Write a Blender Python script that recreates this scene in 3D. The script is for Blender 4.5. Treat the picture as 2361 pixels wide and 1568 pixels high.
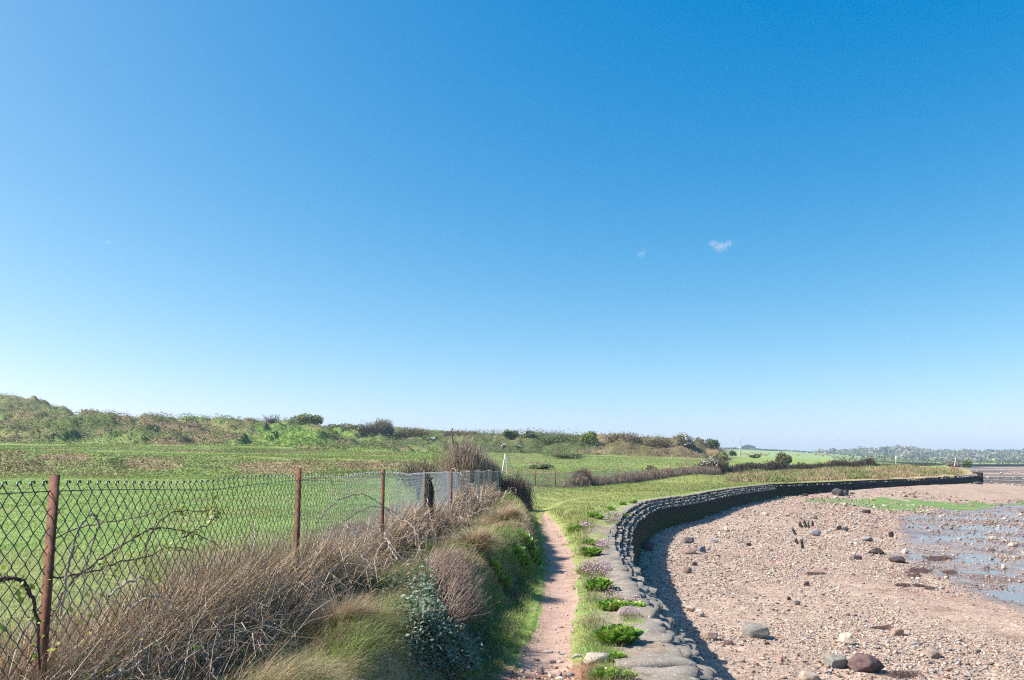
import bpy, bmesh, math
import numpy as np
from mathutils import Vector, Matrix

for _o in list(bpy.data.objects):
    bpy.data.objects.remove(_o)
R = math.radians
SC = bpy.context.scene
COL = SC.collection

# ------------------------------------------------------------------ camera
F_PX = 28.0 / 36.0 * 2361.0            # focal length in photo-space pixels (2361 x 1568)
PITCH = R(5.0)
SHIFT = 121.0
EYE = 1.68
cd = bpy.data.cameras.new('camera')
cam = bpy.data.objects.new('camera', cd)
COL.objects.link(cam)
cam.location = (0, 0, EYE)
cam.rotation_euler = (R(90) + PITCH, 0, 0)
cd.lens = 28.0
cd.sensor_width = 36.0
cd.shift_y = SHIFT / 2361.0
cd.clip_start = 0.05
cd.clip_end = 20000
SC.camera = cam

# ------------------------------------------------------------------ sky, sun, exposure
SUN_EL, SUN_AZ = R(46), R(272)         # azimuth clockwise from +Y: the sun stands to the left
world = bpy.data.worlds.new("World")
SC.world = world
world.use_nodes = True
wn = world.node_tree
sky = wn.nodes.new('ShaderNodeTexSky')
sky.sky_type = 'NISHITA'
sky.sun_disc = False
sky.sun_elevation = SUN_EL
sky.sun_rotation = SUN_AZ
sky.altitude = 0
sky.air_density = 0.7
sky.dust_density = 1.0
sky.ozone_density = 4.0
bg = wn.nodes['Background']
bg.inputs[1].default_value = 0.1
# film-like colour response of the clear spring sky: a gamma for each channel, then a 3x3 colour matrix
EXPO = 0.92
_sep = wn.nodes.new('ShaderNodeSeparateColor')
_com = wn.nodes.new('ShaderNodeCombineXYZ')
_out = wn.nodes.new('ShaderNodeCombineColor')
wn.links.new(sky.outputs[0], _sep.inputs[0])
_K = 10.7 / 2 ** EXPO
for _i, (_gam, _row) in enumerate(((1.135, (1.09, .099, -.238)), (.926, (-.112, .985, -.105)), (.5, (.182, .037, .717)))):
    _mn = wn.nodes.new('ShaderNodeMath'); _mn.operation = 'MULTIPLY'; _mn.inputs[1].default_value = .25
    _lm = wn.nodes.new('ShaderNodeMath'); _lm.operation = 'MINIMUM'; _lm.inputs[1].default_value = 4.0
    _pw = wn.nodes.new('ShaderNodeMath'); _pw.operation = 'POWER'; _pw.inputs[1].default_value = _gam
    wn.links.new(_sep.outputs[_i], _mn.inputs[0]); wn.links.new(_mn.outputs[0], _lm.inputs[0])
    wn.links.new(_lm.outputs[0], _pw.inputs[0]); wn.links.new(_pw.outputs[0], _com.inputs[_i])
    _dt = wn.nodes.new('ShaderNodeVectorMath'); _dt.operation = 'DOT_PRODUCT'; _dt.inputs[1].default_value = tuple(v * _K for v in _row)
    _mx = wn.nodes.new('ShaderNodeMath'); _mx.operation = 'MAXIMUM'; _mx.inputs[1].default_value = 0.0
    wn.links.new(_com.outputs[0], _dt.inputs[0]); wn.links.new(_dt.outputs['Value'], _mx.inputs[0]); wn.links.new(_mx.outputs[0], _out.inputs[_i])
wn.links.new(_out.outputs[0], bg.inputs[0])
sl = bpy.data.lights.new('sun', 'SUN')
sl.energy = 5.0
sl.angle = R(0.53)
sl.color = (1.0, 0.95, 0.87)
sun = bpy.data.objects.new('sun', sl)
COL.objects.link(sun)
sdir = Vector((math.cos(SUN_EL) * math.sin(SUN_AZ), math.cos(SUN_EL) * math.cos(SUN_AZ), math.sin(SUN_EL)))
sun.rotation_euler = sdir.to_track_quat('Z', 'Y').to_euler()
sun.location = sdir * 60
SC.view_settings.view_transform = 'Standard'
SC.view_settings.look = 'None'
SC.view_settings.exposure = EXPO
SC.view_settings.gamma = 1.0
SC.cycles.use_denoising = False
SC.cycles.filter_width = 1.2
SC.cycles.max_bounces = 6
SC.cycles.diffuse_bounces = 2
SC.cycles.glossy_bounces = 2
SC.cycles.transmission_bounces = 3
SC.cycles.volume_bounces = 0
SC.cycles.transparent_max_bounces = 8

# ------------------------------------------------------------------ projection helpers (photo pixels <-> world)
CP, SP = math.cos(PITCH), math.sin(PITCH)


def ray(px, py):
    xc = (np.asarray(px, float) - 1180.5) / F_PX
    yc = (784.0 - np.asarray(py, float) + SHIFT) / F_PX
    return xc, CP - yc * SP, SP + yc * CP        # world x, y, z


def at_y(px, py, Y):
    x, y, z = ray(px, py)
    t = Y / y
    return np.array([x * t, Y + 0 * t, EYE + z * t]).T


def at_z(px, py, Z):
    x, y, z = ray(px, py)
    t = (Z - EYE) / z
    return np.array([x * t, y * t, Z + 0 * t]).T


def proj(x, y, z):
    dz = z - EYE
    dep = y * CP + dz * SP
    up = -y * SP + dz * CP
    return 1180.5 + F_PX * x / dep, 784 + SHIFT - F_PX * up / dep


# ------------------------------------------------------------------ noise
def _h(ix, iy, s):
    n = (ix.astype(np.int64) * 374761393 + iy.astype(np.int64) * 668265263 + s * 974634227) & 0x7fffffff
    n = ((n ^ (n >> 13)) * 1274126177) & 0x7fffffff
    n = (n ^ (n >> 16)) & 0xffff
    return n / 65535.0


def vn(x, y, s=0):
    x = np.asarray(x, float); y = np.asarray(y, float)
    ix = np.floor(x); iy = np.floor(y)
    fx = x - ix; fy = y - iy
    fx = fx * fx * (3 - 2 * fx); fy = fy * fy * (3 - 2 * fy)
    a = _h(ix, iy, s); b = _h(ix + 1, iy, s); c = _h(ix, iy + 1, s); d = _h(ix + 1, iy + 1, s)
    return (a + (b - a) * fx) * (1 - fy) + (c + (d - c) * fx) * fy


def fbm(x, y, s=0, o=4, g=0.5):
    t = 0; a = 1; n = 0
    for i in range(o):
        t = t + a * vn(x * 2 ** i + 17.3 * i, y * 2 ** i - 9.1 * i, s + i); n += a; a *= g
    return t / n


def sst(a, b, x):
    t = np.clip((x - a) / (b - a), 0, 1)
    return t * t * (3 - 2 * t)


# ------------------------------------------------------------------ mesh helpers
def mesh_np(name, V, F, mat=None, parent=None, col=None, smooth=True, attrs=None):
    me = bpy.data.meshes.new(name)
    V = np.ascontiguousarray(V, np.float32); F = np.ascontiguousarray(F, np.int32)
    m, k = F.shape
    me.vertices.add(len(V)); me.vertices.foreach_set('co', V.ravel())
    me.loops.add(m * k); me.loops.foreach_set('vertex_index', F.ravel())
    me.polygons.add(m); me.polygons.foreach_set('loop_start', np.arange(0, m * k, k, dtype=np.int32))
    me.polygons.foreach_set('loop_total', np.full(m, k, np.int32))
    if smooth:
        me.polygons.foreach_set('use_smooth', np.ones(m, bool))
    me.update(calc_edges=True)
    if col is not None:
        a = me.color_attributes.new('col', 'FLOAT_COLOR', 'POINT')
        c = np.ones((len(V), 4), np.float32); c[:, :3] = col
        a.data.foreach_set('color', c.ravel())
    for k_, v_ in (attrs or {}).items():
        a = me.attributes.new(k_, 'FLOAT', 'POINT')
        a.data.foreach_set('value', np.ascontiguousarray(v_, np.float32))
    if mat:
        me.materials.append(mat)
    o = bpy.data.objects.new(name, me)
    COL.objects.link(o)
    if parent:
        o.parent = parent
        o.matrix_parent_inverse = Matrix.Translation(-Vector(parent.location)) if parent.location.length else Matrix()
    return o


def tag(o, label=None, cat=None, group=None, kind=None):
    if label: o['label'] = label
    if cat: o['category'] = cat
    if group: o['group'] = group
    if kind: o['kind'] = kind
    return o


def thing(name, label, cat, loc=(0, 0, 0), group=None):
    o = bpy.data.objects.new(name, None)
    o.empty_display_size = 0.2
    COL.objects.link(o)
    o.location = tuple(float(v) for v in loc)
    return tag(o, label, cat, group)


# ------------------------------------------------------------------ materials
def new_mat(name):
    m = bpy.data.materials.new(name); m.use_nodes = True
    nt = m.node_tree
    return m, nt, nt.nodes['Principled BSDF']


def N(nt, t, **kw):
    n = nt.nodes.new(t)
    for k, v in kw.items():
        if k in n.inputs: n.inputs[k].default_value = v
        else: setattr(n, k, v)
    return n


def noise_node(nt, scale, detail=4, rough=0.6, vec=None):
    n = N(nt, 'ShaderNodeTexNoise'); n.inputs['Scale'].default_value = scale
    n.inputs['Detail'].default_value = detail; n.inputs['Roughness'].default_value = rough
    if vec is None:
        g = N(nt, 'ShaderNodeNewGeometry'); vec = g.outputs['Position']
    nt.links.new(vec, n.inputs['Vector'])
    return n


def ramp(nt, fac, stops):
    r = N(nt, 'ShaderNodeValToRGB')
    e = r.color_ramp.elements
    e[0].position, e[0].color = stops[0][0], (*stops[0][1], 1)
    e[1].position, e[1].color = stops[-1][0], (*stops[-1][1], 1)
    for p, c in stops[1:-1]:
        q = e.new(p); q.color = (*c, 1)
    nt.links.new(fac, r.inputs['Fac'])
    return r


def mixc(nt, fac, a, b, mode='MIX'):
    n = N(nt, 'ShaderNodeMix', data_type='RGBA', blend_type=mode)
    for s, v in ((0, fac), (6, a), (7, b)):
        if hasattr(v, 'links'): nt.links.new(v, n.inputs[s])
        else: n.inputs[s].default_value = v if s == 0 else (*v, 1)
    return n.outputs[2]


def bump(nt, h, strength=0.5, dist=0.02):
    b = N(nt, 'ShaderNodeBump'); b.inputs['Strength'].default_value = strength; b.inputs['Distance'].default_value = dist
    nt.links.new(h, b.inputs['Height'])
    return b.outputs['Normal']


def vcol_mat(name, scale=3.0, var=(0.75, 1.25), rough=0.9, bscale=0, bstr=0.4, bdist=0.03, trans=0.0, spec=0.2):
    """land-cover / leaf colour from the mesh's own 'col' attribute, broken up by noise"""
    m, nt, p = new_mat(name)
    a = N(nt, 'ShaderNodeAttribute', attribute_name='col')
    n = noise_node(nt, scale, 5, 0.65)
    mr = N(nt, 'ShaderNodeMapRange'); nt.links.new(n.outputs['Fac'], mr.inputs[0])
    mr.inputs[1].default_value = 0.3; mr.inputs[2].default_value = 0.7
    mr.inputs[3].default_value = var[0]; mr.inputs[4].default_value = var[1]
    c = N(nt, 'ShaderNodeVectorMath', operation='SCALE')
    nt.links.new(a.outputs['Color'], c.inputs[0]); nt.links.new(mr.outputs[0], c.inputs['Scale'])
    nt.links.new(c.outputs[0], p.inputs['Base Color'])
    p.inputs['Roughness'].default_value = rough
    p.inputs['Specular IOR Level'].default_value = spec
    if bscale:
        b = noise_node(nt, bscale, 6, 0.7)
        nt.links.new(bump(nt, b.outputs['Fac'], bstr, bdist), p.inputs['Normal'])
    if trans:
        t = N(nt, 'ShaderNodeBsdfTranslucent'); nt.links.new(c.outputs[0], t.inputs['Color'])
        mx = N(nt, 'ShaderNodeMixShader'); mx.inputs[0].default_value = trans
        nt.links.new(p.outputs[0], mx.inputs[1]); nt.links.new(t.outputs[0], mx.inputs[2])
        nt.links.new(mx.outputs[0], nt.nodes['Material Output'].inputs['Surface'])
    return m


M_GROUND = vcol_mat('turf_soil', 6.0, (0.7, 1.3), 0.95, 25, 0.6, 0.03)
M_LEAF = vcol_mat('leaf', 2.0, (0.8, 1.2), 0.55, trans=0.25, spec=0.35)
M_BLADE = vcol_mat('grass_blade', 1.5, (0.8, 1.2), 0.6, trans=0.3, spec=0.3)
M_STEM = vcol_mat('dry_stem', 9.0, (0.75, 1.25), 0.8, spec=0.2)
M_STONE = vcol_mat('stone', 14.0, (0.65, 1.3), 0.85, 40, 0.5, 0.02, spec=0.3)

# ------------------------------------------------------------------ plan of the place
WALL_PX = [(1571, 1514), (1527, 1452), (1487, 1384), (1443, 1316), (1417, 1265), (1418, 1232), (1432, 1197),
           (1462, 1172), (1503, 1156), (1598, 1143), (1679, 1129), (1779, 1117.5)]
W1 = np.vstack([[[1.12, -4], [1.22, 0], [1.33, 3], [1.42, 5.5]], at_z(*np.array(WALL_PX).T, 0.0)[:, :2]])
CORNER = W1[-1]
W2 = np.vstack([[CORNER], at_z(np.array([1909, 2018, 2126]), np.array([1113, 1108, 1104.0]), 0.0)[:, :2], [[57.5, 98.5]]])


def resample(P, step):
    """smooth Catmull-Rom resampling of a plan polyline"""
    P = np.asarray(P, float)
    Q = np.vstack([2 * P[0] - P[1], P, 2 * P[-1] - P[-2]])
    out = []
    for i in range(1, len(Q) - 2):
        t = np.linspace(0, 1, 24, endpoint=False)[:, None]
        a, b, c, d = Q[i - 1], Q[i], Q[i + 1], Q[i + 2]
        out.append(0.5 * ((2 * b) + (c - a) * t + (2 * a - 5 * b + 4 * c - d) * t ** 2 + (3 * b - a - 3 * c + d) * t ** 3))
    out.append(P[-1:])
    P = np.vstack(out)
    # light smoothing
    for _ in range(6):
        P[1:-1] = 0.25 * P[:-2] + 0.5 * P[1:-1] + 0.25 * P[2:]
    L = np.r_[0, np.cumsum(np.hypot(*np.diff(P, axis=0).T))]
    s = np.arange(0, L[-1], step)
    return np.c_[np.interp(s, L, P[:, 0]), np.interp(s, L, P[:, 1])]


W1S = resample(W1, 0.1)
W2S = resample(W2, 0.5)
COAST = np.vstack([W1S[::6], W2S[2:], [[60, 106], [66, 130], [90, 180], [130, 290], [190, 470], [420, 500], [700, 515], [1500, 540]]])
LANDPOLY = np.vstack([COAST, [[1500, 4000], [-3000, 4000], [-3000, -4]]])


def inside(x, y, poly):
    r = np.zeros(x.shape, bool)
    n = len(poly)
    for i in range(n):
        x1, y1 = poly[i]; x2, y2 = poly[(i + 1) % n]
        if y1 == y2: continue
        c = ((y1 > y) != (y2 > y)) & (x < (x2 - x1) * (y - y1) / (y2 - y1) + x1)
        r ^= c
    return r


def dist_poly(x, y, P):
    d = np.full(x.shape, 1e9)
    for (x1, y1), (x2, y2) in zip(P[:-1], P[1:]):
        dx, dy = x2 - x1, y2 - y1
        t = np.clip(((x - x1) * dx + (y - y1) * dy) / (dx * dx + dy * dy), 0, 1)
        d = np.minimum(d, np.hypot(x - x1 - t * dx, y - y1 - t * dy))
    return d


def curve(pts):
    p = np.array(pts, float)
    return lambda v: np.interp(v, p[:, 0], p[:, 1])


xwall = lambda Y: np.interp(Y, W1S[:, 1], W1S[:, 0])
# worn path: centre line and width (y -> x)
xpath = curve([(-3, .1), (3, .1), (6.2, .2), (8.2, .42), (10.5, .62), (13.2, .8), (17, .92), (21.4, .98), (27, 1.05), (33, 2.1), (44, 6.0), (63, 14.0), (80, 20)])
wpath = curve([(-3, .5), (6, .47), (8, .42), (12, .47), (15, .48), (18, .5), (21, .42), (24, .3), (27, .0), (90, 0)])
xedge = curve([(-3, -.8), (3, -.74), (4.4, -.68), (6.5, -.60), (8, -.53), (9.7, -.35), (11, -.12), (13.6, .34), (17, .3), (22, .25), (26, .1), (40, 0), (60, 0)])
xfence = lambda Y: -1.945 + .0545 * Y
fadeb = lambda Y: 1 - sst(24, 41, Y)

# far relief: for each column (px) the ground is given as (distance, photo row)
PROF = {
    -420: [(50, 1099), (56, 1034), (75, 1032), (78, 1027), (100, 1020), (142, 955), (160, 958), (230, 905), (300, 930), (900, 1000)],
    0: [(50, 1099), (56, 1039), (75, 1038), (78, 1032), (100, 1026), (142, 956), (160, 960), (230, 914), (300, 930), (900, 1000)],
    60: [(50, 1099), (56, 1040), (75, 1039), (78, 1033), (100, 1027), (142, 954), (160, 960), (230, 917), (300, 930), (900, 1000)],
    135: [(50, 1099), (56, 1043), (75, 1040), (78, 1034), (100, 1027), (142, 951), (160, 958), (230, 943), (300, 950), (900, 1010)],
    200: [(50, 1099), (56, 1046), (75, 1042), (78, 1035), (100, 1028), (142, 954), (160, 965), (230, 985), (300, 980), (900, 1020)],
    300: [(50, 1100), (56, 1050), (75, 1044), (78, 1036), (100, 1029), (142, 961), (160, 970), (230, 990), (300, 985), (900, 1020)],
    400: [(50, 1101), (56, 1053), (75, 1045), (78, 1037), (100, 1030), (142, 967), (160, 976), (230, 990), (300, 990), (900, 1025)],
    440: [(50, 1101), (56, 1054), (75, 1045), (78, 1037), (100, 1030), (142, 965), (160, 976), (230, 990), (300, 990), (900, 1025)],
    500: [(50, 1102), (56, 1054), (75, 1046), (78, 1038), (100, 1030), (142, 968), (160, 978), (230, 990), (300, 990), (900, 1025)],
    600: [(50, 1102), (56, 1056), (75, 1047), (78, 1039), (100, 1031), (142, 972), (160, 982), (230, 990), (300, 995), (900, 1030)],
    700: [(50, 1100), (56, 1058), (75, 1049), (78, 1042), (100, 1035), (142, 981), (160, 990), (230, 990), (300, 1000), (900, 1030)],
    800: [(50, 1099), (56, 1060), (75, 1051), (78, 1045), (100, 1040), (142, 1000), (165, 1005), (210, 990), (300, 1000), (900, 1030)],
    870: [(50, 1099), (56, 1061), (75, 1052), (78, 1046), (100, 1041), (142, 1014), (165, 1018), (210, 990), (300, 1000), (900, 1030)],
    930: [(50, 1099), (56, 1061), (75, 1053), (78, 1047), (100, 1042), (142, 1032), (165, 1024), (210, 992), (300, 1000), (900, 1030)],
    1000: [(50, 1099), (60, 1064), (78, 1056), (100, 1046), (140, 1040), (165, 1020), (205, 996), (300, 1004), (900, 1035)],
    1080: [(46, 1118), (60, 1094), (90, 1066), (120, 1051), (135, 1045), (152, 1018), (200, 1003), (300, 1008), (900, 1040)],
    1190: [(46, 1131), (60, 1107), (90, 1075), (120, 1053), (135, 1046), (152, 1009), (175, 1010), (300, 1016), (900, 1040)],
    1300: [(46, 1131), (60, 1110), (90, 1077), (120, 1056), (135, 1048), (152, 1011), (175, 1012), (300, 1018), (900, 1040)],
    1380: [(46, 1131), (60, 1112), (90, 1078), (120, 1058), (135, 1050), (152, 1014), (175, 1016), (300, 1022), (900, 1040)],
    1430: [(46, 1131), (60, 1113), (90, 1079), (120, 1059), (135, 1051), (152, 1004), (175, 1008), (300, 1022), (900, 1040)],
    1480: [(46, 1131), (60, 1114), (90, 1080), (120, 1060), (135, 1053), (152, 1013), (175, 1016), (300, 1025), (900, 1038)],
    1540: [(46, 1131), (60, 1115), (90, 1082), (120, 1062), (135, 1055), (152, 1015), (175, 1018), (300, 1026), (900, 1036)],
    1575: [(46, 1131), (60, 1116), (90, 1083), (120, 1063), (135, 1056), (152, 1010), (175, 1014), (300, 1030), (650, 1035), (900, 1035)],
    1610: [(46, 1131), (60, 1116), (90, 1086), (120, 1064), (135, 1058), (152, 1022), (175, 1026), (300, 1040), (650, 1035), (900, 1035)],
    1650: [(46, 1131), (60, 1116), (95, 1091), (120, 1068), (135, 1060), (152, 1040), (175, 1046), (300, 1050), (650, 1035), (900, 1036)],
    1680: [(46, 1131), (60, 1116), (95, 1095), (105, 1084), (135, 1062), (152, 1056), (175, 1056), (300, 1053), (650, 1036), (900, 1038)],
    1800: [(46, 1131), (60, 1116), (80, 1104), (100, 1087), (135, 1070), (200, 1059), (300, 1055), (650, 1040), (900, 1042)],
    1900: [(46, 1131), (60, 1116), (75, 1104), (100, 1085), (130, 1073), (200, 1063), (300, 1059), (650, 1046), (900, 1048)],
    2000: [(46, 1131), (64, 1114), (78, 1100), (100, 1081), (130, 1074), (200, 1066), (300, 1062), (650, 1052), (900, 1053)],
    2100: [(46, 1131), (70, 1110), (86, 1092), (105, 1078), (150, 1076), (200, 1069), (300, 1066), (600, 1060), (900, 1060)],
    2200: [(46, 1131), (78, 1106), (92, 1080), (112, 1075), (150, 1075), (200, 1073), (300, 1071), (520, 1069), (900, 1066)],
    2260: [(46, 1131), (88, 1102), (100, 1077), (115, 1074), (150, 1074), (200, 1075), (300, 1073), (520, 1070), (900, 1066)],
    2700: [(46, 1131), (98, 1100), (115, 1084), (150, 1077), (200, 1076), (300, 1073), (520, 1070), (900, 1066)],
}
for _c in PROF:                      # the farm hill on the right is really a kilometre off
    if 1575 <= _c < 2200:
        PROF[_c] = [({300: 480, 520: 800, 600: 1080, 650: 1080, 900: 1500}.get(a, a), b) for a, b in PROF[_c]]
    elif _c >= 2200:
        PROF[_c] = [({900: 1500}.get(a, a), b) for a, b in PROF[_c]]
_cols = sorted(PROF)
_ygrid = np.exp(np.linspace(math.log(46), math.log(1700), 420))
_tab = []
for c in _cols:
    p = np.array(PROF[c], float)
    z = at_y(np.full(len(p), c), p[:, 1], p[:, 0])[:, 2]
    zz = np.interp(np.log(_ygrid), np.log(p[:, 0]), z)
    k = np.ones(7) / 7
    zz = np.convolve(np.pad(zz, 3, mode='edge'), k, 'valid')
    _tab.append(zz)
_tab = np.array(_tab)
_ucols = (np.array(_cols) - 1180.5) / F_PX * CP


def tjit(x, y):
    """the terrace edges wander"""
    return (fbm(x * .07, y * 0 + 3, 33, 3) - .5) * 7 * sst(47, 52, y) * (1 - sst(95, 105, y)) * (x < -4)


def far_h(x, y):
    u = np.clip(x / np.maximum(y, 1e-3), _ucols[0], _ucols[-1])
    y = y + tjit(x, y)
    ci = np.clip(np.searchsorted(_ucols, u) - 1, 0, len(_cols) - 2)
    f = (u - _ucols[ci]) / (_ucols[ci + 1] - _ucols[ci])
    f = f * f * (3 - 2 * f)
    ly = np.clip((np.log(np.maximum(y, 46)) - math.log(46)) / (math.log(1700) - math.log(46)), 0, 0.99999) * (len(_ygrid) - 1)
    yi = ly.astype(int); g = ly - yi
    a = _tab[ci, yi] * (1 - g) + _tab[ci, yi + 1] * g
    b = _tab[ci + 1, yi] * (1 - g) + _tab[ci + 1, yi + 1] * g
    return a * (1 - f) + b * f


XF2 = lambda Y: 1.29 + (Y - 45) * (1.3 / 2.7)          # second fence line


def near_h(x, y):
    xe = xedge(y) + .16 * (fbm(y * 1.3, 0 * y, 5, 3) - .5) * 2
    fb = fadeb(y)
    xp = xpath(y)
    lip = 0.42 + .08 * fbm(x * 1.2, y * 1.2, 3, 3) + .14 * fbm(x * 3.5, y * 3.5, 4, 3) ** 2
    hump = .12 * np.exp(-((x - xe + .25) / .25) ** 2) * fbm(x * 2, y * 1.6, 7, 2)
    base = .52
    bank = np.where(x < xfence(y), base + .05, lip + hump)
    foot = np.minimum(xe + .30 + .14 * fbm(y * .9, 0 * y, 9, 2), xp - .5 * wpath(y) - .08)
    foot = np.maximum(foot, xe + .2)
    t = sst(xe - .12, foot, x)
    z = bank * (1 - t) * fb
    # path slightly worn in; verge lumps
    w = np.maximum(wpath(y), .01)
    z = z - .035 * np.exp(-((x - xp) / (w * .6)) ** 2) * (wpath(y) > .02)
    z = z + .05 * fbm(x * 2.2, y * 2.2, 11, 3) * sst(.0, .3, x - xp - .3 * w)
    # scar where the path steps down near the camera
    z = z + .10 * np.exp(-((x - .15) / .45) ** 2) * (1 - sst(5.6, 6.7, y))
    # low turf bank on the left of the green lane beyond the bend
    z = z + .30 * sst(26, 36, y) * sst(.5, -1.5, x - xpath(y) + 2.2)
    # tussocky hummock between the lane and the wall at the bend
    z = z + .22 * np.exp(-(((x - 2.0) / .7) ** 2 + ((y - 25) / 4) ** 2)) + .10 * np.exp(-(((x - 1.75) / .4) ** 2 + ((y - 19.5) / 3) ** 2))
    z = z + .34 * (fbm(x * .9, y * .7, 15, 3) - .35).clip(0, 1) * sst(22, 30, y) * (1 - np.exp(-((x - xp) / .7) ** 2))
    z = z + (.025 * fbm(x * 7, y * 7, 21, 3)) * (np.abs(x - xp) > .5 * w)
    return z


def land_h(x, y):
    zn = near_h(x, y)
    zf = far_h(x, y)
    leftfield = .58 + (y - 20) * .004
    xl = xfence(np.minimum(y, 26)) - .5
    zl = leftfield * sst(.0, -8.0, x - xl - 6 * sst(20, 40, y)) + zn * (1 - sst(.0, -8., x - xl - 6 * sst(20, 40, y)))
    zl = np.where(y < 30, np.where(x < xl, .6 + .02 * fbm(x, y, 8, 2), zn), zl)
    k = sst(38, 50, y)
    z = zl * (1 - k) + zf * k
    # keep the ground level with the wall top beside the wall
    dw = dist_poly(x, y, COAST[:len(W1S[::6]) + len(W2S) - 2])
    kk = 1 - sst(0.2, 3.5 + .05 * y, dw)
    kk = np.where(y > 25, kk, 0)
    z = z * (1 - kk) + np.minimum(z, .0 + .06) * kk
    # rough ground of the hill sides
    amp = sst(50, 60, y)
    px, py = proj(x, y, z)
    rough = sst(98, 108, y) * (px < 1000) + sst(50, 53, y) * (1 - sst(55, 60, y)) * (px < 1010) * .6 + sst(133, 140, y) * (px > 1000) * (px < 1680) + .25 * (px > 1700) * (y > 78) * (y < 120)
    z = z + amp * rough * ((fbm(x * .22, y * .22, 31, 4) - .5) * 1.5 + (fbm(x * .9, y * .9, 35, 3) - .5) * .8 + 1.1 * (1 - .5 * (y < 90)) * (sst(.48, .66, fbm(x * .24, y * .24, 37, 2)) - .5)) * np.clip(1.2 - (y > 260), 0, 1)
    return z


def hit(px, py, hfun=None, y0=1.5, y1=1600.0):
    """where the sight line through a photo point meets the ground"""
    hfun = hfun or land_h
    px = np.atleast_1d(np.asarray(px, float)); py = np.atleast_1d(np.asarray(py, float))
    rx, ry, rz = ray(px, py)
    lo = np.full(len(px), math.log(y0)); hi = np.full(len(px), math.log(y1))
    for steps in (90, 12, 8):
        Yg = np.exp(lo[:, None] + (hi - lo)[:, None] * np.linspace(0, 1, steps)[None])
        X = (rx / ry)[:, None] * Yg; Z = EYE + (rz / ry)[:, None] * Yg
        D = Z - hfun(X.ravel(), Yg.ravel().copy()).reshape(X.shape)
        i = np.argmax(D < 0, axis=1); i = np.where((D < 0).any(1), np.maximum(i, 1), steps - 1)
        k = np.arange(len(px)); lo = np.log(Yg[k, i - 1]); hi = np.log(Yg[k, i])
    a = D[k, i - 1]; b = D[k, i]
    Y = Yg[k, i - 1] + (Yg[k, i] - Yg[k, i - 1]) * np.clip(a / (a - b + 1e-12), 0, 1)
    return np.c_[rx / ry * Y, Y, EYE + rz / ry * Y]


def zwallfoot(y, x):
    return np.interp(y, [0, 15, 30, 45, 60, 66, 80, 98, 130], [-1.30, -1.28, -1.22, -1.08, -.95, -.72, -.62, -.88, -1.3])


def beach_h(x, y, detail=True):
    d = dist_poly(x, y, COAST)
    z = zwallfoot(y, x) - np.interp(y, [0, 20, 40, 58, 66, 90, 120], [.064, .070, .086, .115, .15, .11, .035]) * np.maximum(d - .6, 0)
    flat = -1.95 + .0 * x
    z = np.maximum(z, flat)
    z = z + (fbm(x * .22, y * .42, 41, 4) - .5) * .09 + (fbm(x * 1.6, y * 1.2, 45, 3) - .5) * .05
    z = np.where(y > 110, z + .0012 * np.clip(y - 110, 0, 500) * sst(110, 200, y), z)
    if detail:
        z = z + .02 * fbm(x * 9, y * 9, 47, 3)
    return z


# ------------------------------------------------------------------ land cover (own colour of turf, scrub, soil)
C = lambda *v: np.array(v, float)
GREEN = C(.185, .27, .068); LUSH = C(.165, .28, .05); HILLG = C(.18, .235, .07); STRAW = C(.46, .35, .225)
BROWN = C(.20, .145, .09); DARKG = C(.070, .095, .030); OLIVE = C(.165, .16, .065); SOIL = C(.27, .150, .10)
VERGE = C(.235, .27, .08); PATHC = C(.43, .29, .225); MEADOW = C(.20, .275, .075); HAY = C(.26, .19, .11)
# patches of bramble / dead bracken / gorse on the hill: photo position, radii, colour
PATCH = [(300, 1085, 380, 5, MEADOW), (450, 1046, 420, 3, MEADOW * 1.05), (400, 1033, 420, 2.5, MEADOW * 1.05), (190, 985, 150, 22, DARKG * 1.15), (50, 1005, 70, 18, OLIVE), (60, 935, 90, 18, OLIVE * .8), (440, 985, 80, 16, BROWN * .75), (390, 1018, 70, 10, BROWN),
         (530, 1015, 60, 13, BROWN * .95), (520, 985, 60, 12, OLIVE), (720, 1033, 40, 8, BROWN * .9), (590, 1040, 90, 6, DARKG * 1.4), (730, 985, 40, 8, BROWN),
         (60, 1075, 60, 14, OLIVE * .8), (280, 1072, 30, 12, DARKG), (350, 1070, 60, 14, HAY), (640, 1080, 100, 14, BROWN * 1.45), (860, 1072, 100, 12, HAY),
         (150, 1055, 60, 10, BROWN * 1.3), (1300, 1052, 60, 5, DARKG * 1.3), (1240, 1078, 35, 5, OLIVE), (1490, 1025, 110, 28, OLIVE * C(.85, .72, .8)), (1580, 1040, 70, 14, BROWN),
         (1250, 1030, 130, 18, DARKG * 1.0), (1380, 1042, 60, 5, HAY), (1390, 1010, 14, 12, HAY), (700, 1000, 120, 18, LUSH * .9), (640, 1020, 160, 12, LUSH * .85), (300, 1010, 50, 14, HILLG)]


def mix(a, b, t):
    t = np.asarray(t)[..., None]
    return a * (1 - t) + b * t


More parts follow.
